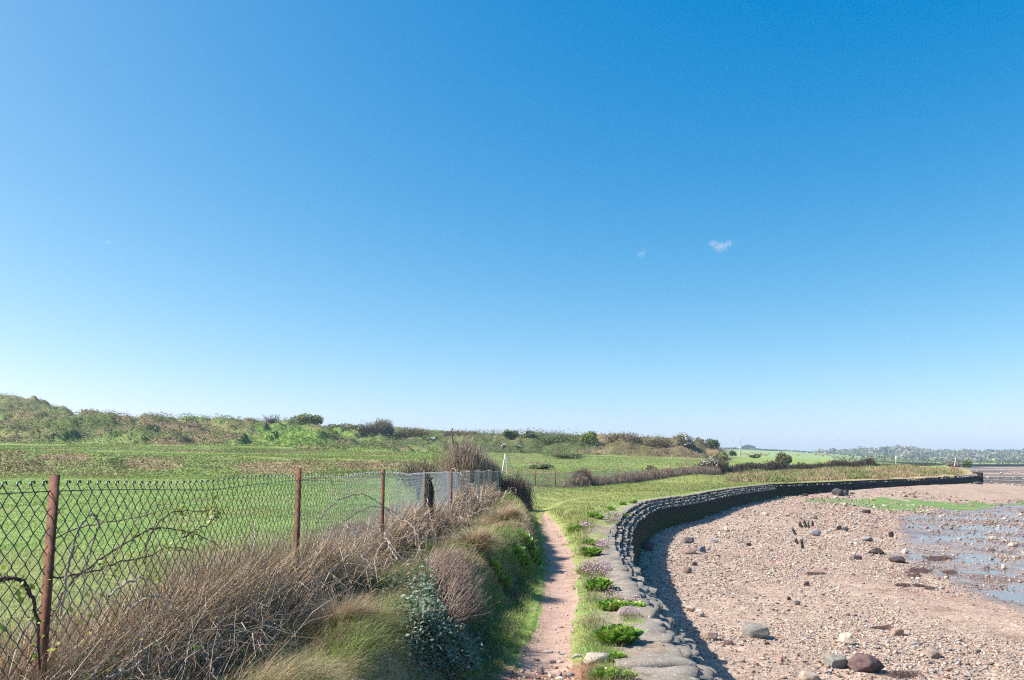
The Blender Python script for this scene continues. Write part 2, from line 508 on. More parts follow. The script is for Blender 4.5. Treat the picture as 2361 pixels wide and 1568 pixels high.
def cover(x, y, z):
    n1 = fbm(x * .7, y * .7, 61, 4); n2 = fbm(x * 2.6, y * 2.6, 66, 3); n3 = fbm(x * .12, y * .12, 70, 4)
    n4 = fbm(x * .35, y * .35, 75, 4)
    px, py = proj(x, y, z)
    px0, px = px, px + (fbm(x * .3, y * .3, 77, 3) - .5) * 90
    c = np.zeros(x.shape + (3,)) + GREEN
    c = mix(c, C(.16, .205, .05), sst(.5, .75, n1) * .6)
    c = mix(c, C(.22, .22, .08), sst(.5, .7, n4) * .55)
    c = mix(c, C(.10, .19, .03), sst(.52, .7, fbm(x * .5 + 9, y * .3, 79, 3)) * .5)
    # bank by the fence
    xe = xedge(y)
    onbank = (x > xfence(y) - .45) & (y < 40) & (x < xpath(y) - .4 * wpath(y))
    bankc = mix(np.zeros_like(c) + STRAW * .8, GREEN * .8, sst(.55, .68, n1))
    bankc = mix(bankc, BROWN, sst(.55, .75, n2) * .6)
    slope = sst(xe - .05, xe + .25, x)
    bankc = mix(bankc, mix(np.zeros_like(c) + GREEN * .8, BROWN * .8, sst(.5, .65, n2)), slope)
    lv = sst(.32, .12, (xpath(y) - .5 * wpath(y)) - x) * slope
    bankc = mix(bankc, mix(np.zeros_like(c) + LUSH, VERGE, n2), lv)
    c = np.where(onbank[..., None], bankc, c)
    # verge right of the path, lane beyond the bend
    vg = (x > xpath(y) - .4 * wpath(y)) & (y < 75)
    vc = mix(np.zeros_like(c) + VERGE, GREEN, sst(.38, .58, n1))
    vc = mix(vc, HAY, sst(.54, .66, n2) * .6)
    dw = xwall(y) - x
    vc = mix(vc, C(.27, .215, .165) + np.zeros_like(c), sst(.85, .35, dw) * (y < 24) * sst(.3, .5, n2))
    c = np.where(vg[..., None], vc, c)
    lane = np.exp(-((x - xpath(y)) / (1.2 + .03 * y)) ** 2) * (y > 20)
    c = mix(c, mix(np.zeros_like(c) + C(.265, .285, .09), VERGE * 1.1, sst(.4, .6, n2)), np.clip(lane * 1.2, 0, 1) * (y < 100))
    # beyond
    far = y > 44
    left = far & (px < 1010)
    lc = mix(np.zeros_like(c) + MEADOW, C(.20, .215, .07), sst(.42, .62, n4) * .7)
    rough = mix(np.zeros_like(c) + HILLG, HAY * C(.9, .95, .85), sst(.42, .66, n4) * .6)
    rough = mix(rough, OLIVE * .9, sst(.52, .7, n1) * .6)
    yj = y + tjit(x, y) + (n1 - .5) * 3
    step = (sst(49.5, 51, yj) * sst(57.5, 55, yj)) + sst(75, 76, yj) * sst(80, 78, yj)
    lc = mix(lc, rough, np.clip(step, 0, 1))
    hill = sst(100, 103, y)
    hc = mix(np.zeros_like(c) + HILLG, OLIVE, sst(.4, .6, n3)); hc = mix(hc, BROWN, sst(.58, .7, n4) * .6); hc = mix(hc, LUSH * .8, sst(.55, .7, n1) * .5)
    dome = sst(.48, .62, fbm(x * .24, y * .24, 37, 2))
    hc = mix(hc, mix(np.zeros_like(c) + DARKG * 1.1, BROWN * .85, sst(.5, .68, n3 + .3 * (n4 - .5))), dome * .75)
    lc = mix(lc, hc, hill)
    c = np.where(left[..., None], lc, c)
    mid = far & (px >= 1010) & (px < 1690)
    mc = mix(np.zeros_like(c) + MEADOW * .95, C(.205, .225, .075), sst(.4, .6, n4) * .8)
    mc = mix(mc, BROWN * 1.1, sst(.66, .74, n4) * .7)
    sb = sst(132, 136, y)
    bc = mix(np.zeros_like(c) + DARKG * 1.0, OLIVE * .75, sst(.42, .6, n4)); bc = mix(bc, HILLG * .8, sst(.6, .7, n1) * .5); bc = mix(bc, OLIVE * C(.85, .72, .8), sst(1385, 1420, px) * .8)
    mc = mix(mc, bc, sb)
    keep = (y < 100) & (lane > .15)
    c = np.where((mid & ~keep)[..., None], mc, c)
    right = far & (px >= 1690) & (y > 70)
    rc = mix(np.zeros_like(c) + MEADOW * 1.05, C(.20, .25, .07), sst(.4, .6, n3))
    dry = mix(np.zeros_like(c) + HAY * 1.3, OLIVE * 1.2, sst(.5, .65, n4))
    rc = mix(rc, dry, sst(112, 104, y))
    rc = mix(rc, C(.22, .29, .105) + np.zeros_like(c), sst(300, 480, y))
    c = np.where(right[..., None], rc, c)
    for (qx, qy, rx, ry, qc) in PATCH:
        d = ((px0 - qx) / rx) ** 2 + ((py - qy) / ry) ** 2 + (n4 - .5) * 2.4 + (n1 - .5) * 1.8
        c = mix(c, np.zeros_like(c) + qc, sst(1.2, .6, d) * .68 * (y > 46))
    # bare red earth where the path steps down
    sc = sst(.5, .3, np.abs(x - xpath(y) - .02)) * sst(6.95, 6.6, y + .25 * (n2 - .5))
    c = mix(c, SOIL * (.8 + .5 * n2[..., None]), np.clip(sc, 0, 1))
    return c


def polar(u, Y):
    U, YY = np.meshgrid(u, Y)
    nr, nc = U.shape
    idx = np.arange(nr * nc).reshape(nr, nc)
    F = np.stack([idx[:-1, :-1], idx[:-1, 1:], idx[1:, 1:], idx[1:, :-1]], -1).reshape(-1, 4)
    return (U * YY).ravel(), YY.ravel(), F


def compact(V, F, *arrs):
    used = np.zeros(len(V), bool); used[F.ravel()] = True
    m = np.cumsum(used) - 1
    return (V[used], m[F]) + tuple(a[used] for a in arrs)


rng = np.random.default_rng(7)
u = np.unique(np.r_[np.linspace(-1.3, -.7, 60), np.linspace(-.7, .75, 640), np.linspace(.75, 1.6, 70)])
x, y, F = polar(u, np.exp(np.linspace(math.log(1.3), math.log(1600), 760)))
z = land_h(x, y)
V = np.c_[x, y, z]
cc = cover(x, y, z)
fc = V[F].mean(1)
keep = inside(fc[:, 0], fc[:, 1], LANDPOLY) & ~((dist_poly(fc[:, 0], fc[:, 1], COAST[:len(W1S[::6]) + len(W2S) - 2]) < .12) & (fc[:, 1] < 99))
wn_ = wpath(fc[:, 1]) * (.5 + .35 * (fbm(fc[:, 1] * 3, fc[:, 0] * 3, 81, 3) - .5))
pathf = (np.abs(fc[:, 0] - xpath(fc[:, 1])) < wn_) & (fc[:, 1] < 27) & (fc[:, 1] > 6.62)
V1, F1, c1 = compact(V, F[keep & ~pathf], cc)
tag(mesh_np('ground', V1, F1, M_GROUND, col=c1), kind='structure')
# the worn path: pale pink earth with grit
M_PATH, nt, p = new_mat('path_earth')
n = noise_node(nt, 5, 6, .7)
n2_ = noise_node(nt, 60, 3, .6)
r_ = ramp(nt, n.outputs['Fac'], [(.3, (.285, .18, .13)), (.5, (.375, .25, .19)), (.7, (.43, .31, .245))])
g_ = ramp(nt, n2_.outputs['Fac'], [(.35, (.75, .72, .7)), (.6, (1.1, 1.1, 1.1))])
nt.links.new(mixc(nt, 1.0, r_.outputs[0], g_.outputs[0], 'MULTIPLY'), p.inputs['Base Color'])
p.inputs['Roughness'].default_value = .95
nt.links.new(bump(nt, n2_.outputs['Fac'], .5, .012), p.inputs['Normal'])
V1, F1 = compact(V, F[keep & pathf])
tag(mesh_np('path', V1, F1, M_PATH), kind='structure')

# ------------------------------------------------------------------ beach, wet flats, far shore
M_BEACH, nt, p = new_mat('shingle')
a = N(nt, 'ShaderNodeAttribute', attribute_name='col')
v1 = N(nt, 'ShaderNodeTexVoronoi'); v1.inputs['Scale'].default_value = 17
g = N(nt, 'ShaderNodeNewGeometry'); nt.links.new(g.outputs['Position'], v1.inputs['Vector'])
hs = N(nt, 'ShaderNodeSeparateColor'); nt.links.new(v1.outputs['Color'], hs.inputs[0])
st = ramp(nt, hs.outputs[0], [(0, (.55, .5, .5)), (.25, (.85, .8, .78)), (.5, (1.0, 1.0, 1.0)), (.8, (1.15, 1.08, 1.0)), (1, (1.5, 1.5, 1.45))])
n_ = noise_node(nt, 1.2, 6, .7)
gr = ramp(nt, n_.outputs['Fac'], [(.3, (.78, .76, .75)), (.7, (1.18, 1.15, 1.12))])
nt.links.new(mixc(nt, 1, mixc(nt, 1, a.outputs['Color'], st.outputs[0], 'MULTIPLY'), gr.outputs[0], 'MULTIPLY'), p.inputs['Base Color'])
wa = N(nt, 'ShaderNodeAttribute', attribute_name='wet')
mr = N(nt, 'ShaderNodeMapRange'); nt.links.new(wa.outputs['Fac'], mr.inputs[0]); mr.inputs[3].default_value = .9; mr.inputs[4].default_value = .22
nt.links.new(mr.outputs[0], p.inputs['Roughness'])
nb = noise_node(nt, 30, 5, .7)
md = N(nt, 'ShaderNodeMath', operation='ADD'); nt.links.new(v1.outputs['Distance'], md.inputs[0]); nt.links.new(nb.outputs['Fac'], md.inputs[1])
nt.links.new(bump(nt, md.outputs[0], .6, .03), p.inputs['Normal'])


WATER_Z = -1.948


def beach_cover(x, y, z):
    d = dist_poly(x, y, COAST)
    n1 = fbm(x * .25, y * .15, 91, 4); n2 = fbm(x * 1.3, y * 1.0, 95, 3); n3 = fbm(x * .02, y * .09, 99, 3)
    c = np.zeros(x.shape + (3,)) + C(.37, .285, .22)
    c = mix(c, C(.34, .235, .18), sst(.45, .65, n1) * .55)
    low = sst(.09, .01, z - WATER_Z)
    c = mix(c, C(.27, .21, .17), low * .9)
    c = mix(c, C(.16, .085, .06), sst(.52, .66, n2) * low * .7)
    band = sst(.04, .2, z - WATER_Z) * sst(.32, .16, z - WATER_Z) * sst(.45, .6, n2) * (y < 75)
    c = mix(c, C(.22, .13, .09), band * .7)
    f = sst(95, 130, y)
    fcol = mix(np.zeros_like(c) + C(.33, .24, .19), C(.07, .065, .06), sst(.42, .5, n3))
    c = mix(c, fcol, f)
    return c, low * (1 - sst(150, 300, y))


x, y, F = polar(np.linspace(-.1, 1.9, 760), np.exp(np.linspace(math.log(1.5), math.log(720), 760)))
z = beach_h(x, y)
V = np.c_[x, y, z]
cb, wet = beach_cover(x, y, z)
fc = V[F].mean(1)
kb = ~inside(fc[:, 0], fc[:, 1], LANDPOLY) | (dist_poly(fc[:, 0], fc[:, 1], COAST) < 1.2)
V1, F1, c1, w1 = compact(V, F[kb], cb, wet)
o = mesh_np('beach', V1, F1, M_BEACH, col=c1, attrs={'wet': w1})
tag(o, kind='structure')
# thin sheet of water left on the flats
M_WATER, nt, p = new_mat('shallow_water')
p.inputs['Base Color'].default_value = (.20, .165, .14, 1)
p.inputs['Roughness'].default_value = .15
p.inputs['IOR'].default_value = 1.33
tc = N(nt, 'ShaderNodeNewGeometry'); mp = N(nt, 'ShaderNodeMapping'); mp.inputs['Scale'].default_value = (1.2, 3.5, 1)
nt.links.new(tc.outputs['Position'], mp.inputs['Vector'])
nw = noise_node(nt, 2.2, 5, .65, mp.outputs[0])
nt.links.new(bump(nt, nw.outputs['Fac'], .12, .03), p.inputs['Normal'])
x, y, F = polar(np.linspace(.2, 1.9, 60), np.exp(np.linspace(math.log(14), math.log(330), 120)))
o = mesh_np('water', np.c_[x, y, 0 * x + WATER_Z], F, M_WATER)
tag(o, kind='structure')
# ------------------------------------------------------------------ generic generators (numpy, one mesh each)
def tubes(P, Rr, sides=4):
    """P (n,k,3) centre lines, Rr (n,k) radii -> verts, quads"""
    P = np.asarray(P, float); n, k, _ = P.shape
    Rr = np.broadcast_to(np.asarray(Rr, float), (n, k))
    T = np.empty_like(P); T[:, 1:-1] = P[:, 2:] - P[:, :-2]; T[:, 0] = P[:, 1] - P[:, 0]; T[:, -1] = P[:, -1] - P[:, -2]
    T /= np.linalg.norm(T, axis=2, keepdims=True) + 1e-9
    ref = np.array([.31, .52, .8]); ref2 = np.array([.9, -.3, .2])
    A = np.cross(T, ref); B2 = np.cross(T, ref2)
    bad = np.linalg.norm(A, axis=2) < .25
    A[bad] = B2[bad]
    A /= np.linalg.norm(A, axis=2, keepdims=True) + 1e-9
    B = np.cross(T, A)
    th = np.arange(sides) * 2 * math.pi / sides
    V = P[:, :, None] + Rr[:, :, None, None] * (A[:, :, None] * np.cos(th)[None, None, :, None] + B[:, :, None] * np.sin(th)[None, None, :, None])
    idx = np.arange(n * k * sides).reshape(n, k, sides)
    j2 = (np.arange(sides) + 1) % sides
    F = np.stack([idx[:, :-1], idx[:, :-1][:, :, j2], idx[:, 1:][:, :, j2], idx[:, 1:]], -1).reshape(-1, 4)
    return V.reshape(-1, 3), F


def rep(c, k):
    return np.repeat(c, k, axis=0)


def boxes(Cn, S, Rz=None):
    """axis boxes: centres (n,3), sizes (n,3), rotation about z"""
    Cn = np.atleast_2d(np.asarray(Cn, float)); S = np.atleast_2d(np.asarray(S, float)); n = len(Cn)
    b = np.array([[-1, -1, -1], [1, -1, -1], [1, 1, -1], [-1, 1, -1], [-1, -1, 1], [1, -1, 1], [1, 1, 1], [-1, 1, 1]]) * .5
    v = b[None] * S[:, None]
    if Rz is not None:
        Rz = np.broadcast_to(Rz, n); c, s = np.cos(Rz)[:, None], np.sin(Rz)[:, None]
        v = np.stack([v[..., 0] * c - v[..., 1] * s, v[..., 0] * s + v[..., 1] * c, v[..., 2]], -1)
    v = v + Cn[:, None]
    f = np.array([[0, 3, 2, 1], [4, 5, 6, 7], [0, 1, 5, 4], [1, 2, 6, 5], [2, 3, 7, 6], [3, 0, 4, 7]])
    return v.reshape(-1, 3), (f[None] + 8 * np.arange(n)[:, None, None]).reshape(-1, 4)


def join(*VF):
    V = []; F = []; o = 0
    for v, f in VF:
        V.append(v); F.append(f + o); o += len(v)
    return np.vstack(V), np.vstack(F)


def lathe_tube(path, radii, sides=8):
    """one tube with closed ends"""
    v, f = tubes(np.asarray(path)[None], np.asarray(radii)[None], sides)
    return v, f


def cards(Pc, size, rg, aspect=.55, up=None):
    """leaf-shaped quads (rhombs) at Pc, random orientation (biased to face up)"""
    n = len(Pc); size = np.broadcast_to(size, n)
    nrm = rg.normal(size=(n, 3)); nrm[:, 2] = np.abs(nrm[:, 2]) + (.5 if up is None else up)
    nrm /= np.linalg.norm(nrm, axis=1, keepdims=True)
    a = np.cross(nrm, rg.normal(size=(n, 3))); a /= np.linalg.norm(a, axis=1, keepdims=True) + 1e-9
    b = np.cross(nrm, a)
    s = size[:, None]
    V = np.stack([Pc - a * s * .5, Pc + b * s * .5 * aspect - a * s * .05, Pc + a * s * .5, Pc - b * s * .5 * aspect - a * s * .05], 1)
    return V.reshape(-1, 3), np.arange(4 * n).reshape(n, 4)


def blades(base, h, w, lean, bend, rg, seg=3, leandir=None, side=None):
    """grass blades: base (n,3); lean = sideways reach / height, growing with t^bend"""
    n = len(base); h = np.broadcast_to(h, n); w = np.broadcast_to(w, n); lean = np.broadcast_to(lean, n)
    if leandir is None: leandir = rg.uniform(0, 2 * math.pi, n)
    t = np.linspace(0, 1, seg + 1)
    L = np.c_[np.cos(leandir), np.sin(leandir)]
    sa = rg.uniform(0, math.pi, n) if side is None else side
    S = np.c_[np.cos(sa), np.sin(sa)]
    cen = np.empty((n, seg + 1, 3))
    lt = lean[:, None] * t[None] ** bend
    cen[..., :2] = base[:, None, :2] + L[:, None] * (h[:, None] * lt)[..., None]
    drop = np.clip(1 - .35 * (lean[:, None] * t[None]) ** 1.5, .25, 1)
    cen[..., 2] = base[:, None, 2] + h[:, None] * t[None] * drop
    hw = w[:, None] * .5 * np.clip(1 - t[None] ** 2 * .92, .08, 1)
    V = np.empty((n, seg + 1, 2, 3))
    V[:, :, 0] = cen; V[:, :, 1] = cen
    V[:, :, 0, :2] -= S[:, None] * hw[..., None]; V[:, :, 1, :2] += S[:, None] * hw[..., None]
    idx = np.arange(n * (seg + 1) * 2).reshape(n, seg + 1, 2)
    F = np.stack([idx[:, :-1, 0], idx[:, :-1, 1], idx[:, 1:, 1], idx[:, 1:, 0]], -1).reshape(-1, 4)
    return V.reshape(-1, 3), F


# ------------------------------------------------------------------ sea wall
M_BAG, nt, p = new_mat('cast_concrete')
n_ = noise_node(nt, 3.5, 5, .6); nf = noise_node(nt, 70, 4, .7)
r_ = ramp(nt, n_.outputs['Fac'], [(.3, (.155, .132, .105)), (.5, (.215, .186, .150)), (.7, (.28, .245, .20))])
f_ = ramp(nt, nf.outputs['Fac'], [(.3, (.5, .5, .5)), (.5, (1, 1, 1)), (.7, (1.5, 1.5, 1.5))])
li = noise_node(nt, 15, 4, .75); lr = ramp(nt, li.outputs['Fac'], [(.62, (0, 0, 0)), (.68, (1, 1, 1))])
bc_ = mixc(nt, lr.outputs[0], mixc(nt, 1, r_.outputs[0], f_.outputs[0], 'MULTIPLY'), (.55, .53, .48))
nt.links.new(bc_, p.inputs['Base Color'])
p.inputs['Roughness'].default_value = .95
nt.links.new(bump(nt, nf.outputs['Fac'], .6, .012), p.inputs['Normal'])

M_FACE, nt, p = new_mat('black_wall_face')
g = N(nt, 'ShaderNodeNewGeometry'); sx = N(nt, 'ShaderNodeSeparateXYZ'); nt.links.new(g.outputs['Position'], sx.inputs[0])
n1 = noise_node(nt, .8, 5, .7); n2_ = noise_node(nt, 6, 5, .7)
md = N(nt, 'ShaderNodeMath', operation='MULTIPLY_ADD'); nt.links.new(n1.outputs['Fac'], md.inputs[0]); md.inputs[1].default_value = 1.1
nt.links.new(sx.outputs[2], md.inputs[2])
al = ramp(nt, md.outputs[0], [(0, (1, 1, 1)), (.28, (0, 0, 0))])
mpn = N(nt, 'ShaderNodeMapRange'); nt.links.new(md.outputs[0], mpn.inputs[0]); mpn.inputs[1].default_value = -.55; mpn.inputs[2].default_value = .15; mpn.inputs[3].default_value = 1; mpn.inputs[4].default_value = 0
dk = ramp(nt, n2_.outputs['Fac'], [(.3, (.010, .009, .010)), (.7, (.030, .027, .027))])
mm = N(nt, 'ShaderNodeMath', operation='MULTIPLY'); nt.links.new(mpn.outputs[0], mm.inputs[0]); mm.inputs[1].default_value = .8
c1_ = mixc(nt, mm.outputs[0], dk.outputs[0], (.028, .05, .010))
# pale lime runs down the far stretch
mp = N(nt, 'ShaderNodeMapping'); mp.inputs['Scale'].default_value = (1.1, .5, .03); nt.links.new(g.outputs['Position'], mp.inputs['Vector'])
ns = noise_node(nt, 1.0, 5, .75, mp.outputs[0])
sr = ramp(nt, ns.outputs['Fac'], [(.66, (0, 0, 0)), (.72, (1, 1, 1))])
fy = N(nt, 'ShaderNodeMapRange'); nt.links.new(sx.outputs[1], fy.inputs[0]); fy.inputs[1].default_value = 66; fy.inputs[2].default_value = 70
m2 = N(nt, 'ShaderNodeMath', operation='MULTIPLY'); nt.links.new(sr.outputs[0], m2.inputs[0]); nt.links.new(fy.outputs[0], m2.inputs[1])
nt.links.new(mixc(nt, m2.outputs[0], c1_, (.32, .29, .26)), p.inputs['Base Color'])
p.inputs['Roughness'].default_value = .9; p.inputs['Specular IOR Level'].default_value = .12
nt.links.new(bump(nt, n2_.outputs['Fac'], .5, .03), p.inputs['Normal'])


def frames(P):
    T = np.gradient(P, axis=0); T /= np.linalg.norm(T, axis=1, keepdims=True)
    return T, np.c_[T[:, 1], -T[:, 0]]              # along, outwards (to the sea)


def sweep(P, prof):
    """prof: list of arrays/scalars (offset, z) per station"""
    T, O = frames(P); n = len(P); k = len(prof)
    V = np.empty((n, k, 3))
    for j, (o_, z_) in enumerate(prof):
        V[:, j, :2] = P + O * np.broadcast_to(o_, n)[:, None]; V[:, j, 2] = z_
    idx = np.arange(n * k).reshape(n, k)
    F = np.stack([idx[:-1, :-1], idx[:-1, 1:], idx[1:, 1:], idx[1:, :-1]], -1).reshape(-1, 4)
    return V.reshape(-1, 3), F


ROWS = [(0.0, .07, .37), (.135, -.035, .46), (.26, -.14, .46), (.375, -.245, .44)]   # outward offset, top z, bag length


def bag_proto(nu, nv, seed):
    """rounded, slightly slumped hessian bag: unit box x along wall, y perpendicular, z up; origin top centre outer end"""
    rg = np.random.default_rng(seed)
    th = np.linspace(0, 2 * math.pi, nu, endpoint=False)
    sgn = lambda c, e: np.sign(c) * np.abs(c) ** e
    cx, cz = sgn(np.cos(th), .5), sgn(np.sin(th), .58)
    t = np.linspace(0, 1, nv)
    s = np.clip(np.sin(np.pi * (t * .94 + .03)), 0, 1) ** .11
    V = np.empty((nv, nu, 3))
    V[..., 0] = .5 * cx[None] * (s * (.93 + .07 * np.sin(t * 5 + seed)))[:, None]
    V[..., 1] = -t[:, None]
    V[..., 2] = -.5 + .5 * cz[None] * (s ** .8)[:, None]
    ph = rg.uniform(0, 6, 6)
    V[..., 2] += .05 * np.sin(V[..., 1] * 7 + ph[0]) + .05 * np.sin(V[..., 0] * 5 + ph[1] + V[..., 1] * 3)
    V[..., 0] += .05 * np.sin(V[..., 1] * 6 + ph[2])
    V[..., 1] += .04 * np.sin(V[..., 0] * 4 + ph[3])
    V = V.reshape(-1, 3)
    idx = np.arange(nv * nu).reshape(nv, nu); j2 = (np.arange(nu) + 1) % nu
    F = np.stack([idx[:-1], idx[1:], idx[1:][:, j2], idx[:-1][:, j2]], -1).reshape(-1, 4)
    e0 = len(V); V = np.vstack([V, [V[:nu].mean(0)], [V[-nu:].mean(0)]])
    caps = [[e0, i, (i + 1) % nu, e0] for i in range(nu)] + [[e0 + 1, (nv - 1) * nu + (i + 1) % nu, (nv - 1) * nu + i, e0 + 1] for i in range(nu)]
    return V, F, np.array(caps)


BAGS = [bag_proto(18, 12, s) for s in range(6)]
BAGL = [bag_proto(8, 5, s) for s in range(4)]


def tri_mesh(name, V, F, mat, parent=None):
    """quads with doubled corners -> proper polygons"""
    me = bpy.data.meshes.new(name)
    me.from_pydata([tuple(v) for v in V], [], [tuple(dict.fromkeys(int(i) for i in f)) for f in F])
    me.polygons.foreach_set('use_smooth', np.ones(len(me.polygons), bool))
    me.materials.append(mat)
    return me


wall = thing('sea_wall', 'curved concrete sea wall stepped like sandbags, sweeping beside the pink path', 'sea wall', (W1S[0][0], W1S[0][1], 0))
T1, O1 = frames(W1S)
# mass behind the bags, then the dark face to the shingle
kq = np.interp(W1S[:, 1], [8, 13], [-.065, -.014])
body = sweep(W1S, [(np.interp(W1S[:, 1], [8, 9], [-.5, -.4]), -.10), (np.interp(W1S[:, 1], [8, 9], [-.44, -.34]), .05 + kq), (-.06, .07 + kq), (-.02, .03 + kq), (.0, -.06 + kq), (.07, -.035 + kq), (.12, -.06 + kq), (.135, -.16 + kq), (.2, -.14 + kq), (.25, -.16 + kq), (.262, -.26 + kq), (.32, -.245 + kq), (.365, -.28), (.372, -.40)])
mesh_np('wall_core', *body, mat=M_BAG, parent=wall)
zf = zwallfoot(W1S[:, 1], W1S[:, 0]) - .5
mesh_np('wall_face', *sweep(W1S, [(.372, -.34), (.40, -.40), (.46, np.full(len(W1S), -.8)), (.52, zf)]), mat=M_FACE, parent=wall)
# courses of bags
rg = np.random.default_rng(3)
L1 = np.r_[0, np.cumsum(np.hypot(*np.diff(W1S, axis=0).T))]
bag_list = []
for r, (oo, zt, ln) in enumerate(ROWS):
    s = 1.0 + .17 * (r % 2)
    while s < L1[-1] - .25:
        w = rg.uniform(.25, .40) if s < 14 else rg.uniform(.36, .46)
        i = min(int(np.searchsorted(L1, s + w / 2)), len(W1S) - 1)
        bag_list.append((s, w, r, i))
        s += w * (.93 if s < 10 else .78)
near_bags = [b for b in bag_list if 4.6 < W1S[b[3]][1]]
near_bags.sort(key=lambda b: W1S[b[3]][1])
near_ids = set(id(b) for b in near_bags[:100])
VS, FS, off = [], [], 0


def bag_xform(b):
    s, w, r, i = b
    oo, zt, ln = ROWS[r]
    ang = math.atan2(T1[i][1], T1[i][0]) + rg.normal(0, .05)
    Lb = ln * rg.uniform(.82, 1.15) * (1.0 + (.5 if (r == 0 and W1S[i][1] < 8.2) else 0))
    p_ = W1S[i] + O1[i] * (oo + rg.normal(0, .022))
    return ang, np.array([w * 1.06, Lb, .15 + .02 * rg.random()]), np.array([p_[0], p_[1], zt + rg.normal(0, .026 if W1S[i][1] < 10 else .008)])


bag_mesh = [tri_mesh('sandbag', v, np.vstack([f, c]), M_BAG) for v, f, c in BAGS]
for b in bag_list:
    ang, sc_, po = bag_xform(b)
    ca, sa = math.cos(ang), math.sin(ang)
    if id(b) in near_ids:
        o = bpy.data.objects.new('sandbag', bag_mesh[int(rg.integers(6))])
        COL.objects.link(o); o.parent = wall
        o.matrix_parent_inverse = Matrix.Translation(-wall.location)
        # mesh -y (towards the land) must map to -outwards: along = x, outwards = +y rotated
        o.matrix_basis = Matrix.Translation(po) @ Matrix(((ca, sa, 0, 0), (sa, -ca, 0, 0), (0, 0, 1, 0), (0, 0, 0, 1))) @ Matrix.Diagonal((sc_[0], sc_[1], sc_[2], 1))
    else:
        v, f, c = BAGS[int(rg.integers(6))] if W1S[b[3]][1] < 16 else BAGL[int(rg.integers(4))]
        v = v * sc_
        X = v[:, 0] * ca + v[:, 1] * sa; Y_ = v[:, 0] * sa - v[:, 1] * ca
        VS.append(np.c_[X, Y_, v[:, 2]] + po); FS.append(f + off); off += len(v)
tag(mesh_np('sandbags', np.vstack(VS), np.vstack(FS), M_BAG, parent=wall), kind='stuff')

wall2 = thing('sea_wall', 'far straight sea wall with black stained face and white runs under the dry bank', 'sea wall', (W2S[0][0], W2S[0][1], 0))
T2, O2 = frames(W2S)
n2w = len(W2S)
rise = np.interp(W2S[:, 1], [60, 84, 88, 99], [0, 0, .05, .15])
mesh_np('wall_core', *sweep(W2S, [(-.9, -.2), (-.85, .05 + rise), (-.45, .03 + rise), (-.4, -.12 + rise), (-.1, -.14 + rise), (0, -.16 + rise), (.03, -.3)]), mat=M_BAG, parent=wall2)
zf2 = np.interp(W2S[:, 1], [60, 66, 80, 99], [-1.3, -1.2, -1.1, -1.4])
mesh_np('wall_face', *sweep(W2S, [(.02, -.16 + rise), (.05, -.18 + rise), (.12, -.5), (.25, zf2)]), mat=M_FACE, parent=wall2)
# return end of the wall, seen past the headland
e = W2S[-1]; d_ = np.array([.35, .94])
ve, fe = boxes([[e[0] + .2 + d_[0] * 4, e[1] + d_[1] * 4, -.55]], [[.5, 8, 1.9]], math.atan2(d_[1], d_[0]) - math.pi / 2)
mesh_np('end_wall', ve, fe, M_FACE, parent=wall2, smooth=False)
VS, FS, off = [], [], 0
L2 = np.r_[0, np.cumsum(np.hypot(*np.diff(W2S, axis=0).T))]
for r, (oo, zt) in enumerate([(-.42, .06), (-.2, -.03), (-.02, -.09)]):
    s = .3
    while s < L2[-1] - 1:
        w = rg.uniform(.38, .6)
        i = min(int(np.searchsorted(L2, s)), n2w - 1)
        if rg.random() < (.95 if L2[i] < 16 else .75):
            ang = math.atan2(T2[i][1], T2[i][0]); ca, sa = math.cos(ang), math.sin(ang)
            v, f, c = BAGL[int(rg.integers(4))]
            v = v * np.array([w * .96, .34, .17])
            p_ = W2S[i] + O2[i] * (oo + rg.normal(0, .04))
            VS.append(np.c_[v[:, 0] * ca + v[:, 1] * sa, v[:, 0] * sa - v[:, 1] * ca, v[:, 2]] + [p_[0], p_[1], zt + rise[i] + rg.normal(0, .025)])
            FS.append(f + off); off += len(v)
        s += w
tag(mesh_np('sandbags', np.vstack(VS), np.vstack(FS), M_BAG, parent=wall2), kind='stuff')

# ------------------------------------------------------------------ chain-link fences
M_WIRE, nt, p = new_mat('green_coated_wire')
p.inputs['Base Color'].default_value = (.035, .085, .078, 1); p.inputs['Roughness'].default_value = .38
p.inputs['Specular IOR Level'].default_value = .6
nn = noise_node(nt, 3, 4, .7); rr = ramp(nt, nn.outputs['Fac'], [(.35, (.018, .055, .05)), (.7, (.07, .12, .11))])
_g = N(nt, 'ShaderNodeNewGeometry'); _s = N(nt, 'ShaderNodeSeparateXYZ'); nt.links.new(_g.outputs['Position'], _s.inputs[0])
_m = N(nt, 'ShaderNodeMapRange'); nt.links.new(_s.outputs[1], _m.inputs[0]); _m.inputs[1].default_value = 0; _m.inputs[2].default_value = 30
_glint = ramp(nt, _m.outputs[0], [(.16, (0, 0, 0)), (.32, (1, 1, 1)), (.54, (1, 1, 1)), (.6, (.25, .25, .25))])   # pale glints of sun on the weathered middle bays, painted into the colour
nt.links.new(mixc(nt, _glint.outputs[0], rr.outputs[0], (.42, .46, .47)), p.inputs['Base Color'])
M_RUST, nt, p = new_mat('rusty_angle_iron')
nn = noise_node(nt, 18, 6, .75); rr = ramp(nt, nn.outputs['Fac'], [(.3, (.055, .022, .014)), (.5, (.14, .052, .028)), (.72, (.25, .105, .055))])
nt.links.new(rr.outputs[0], p.inputs['Base Color']); p.inputs['Roughness'].default_value = .85
nt.links.new(bump(nt, nn.outputs['Fac'], .5, .004), p.inputs['Normal'])
M_WOODG = vcol_mat('weathered_wood', 8, (.7, 1.3), .9)


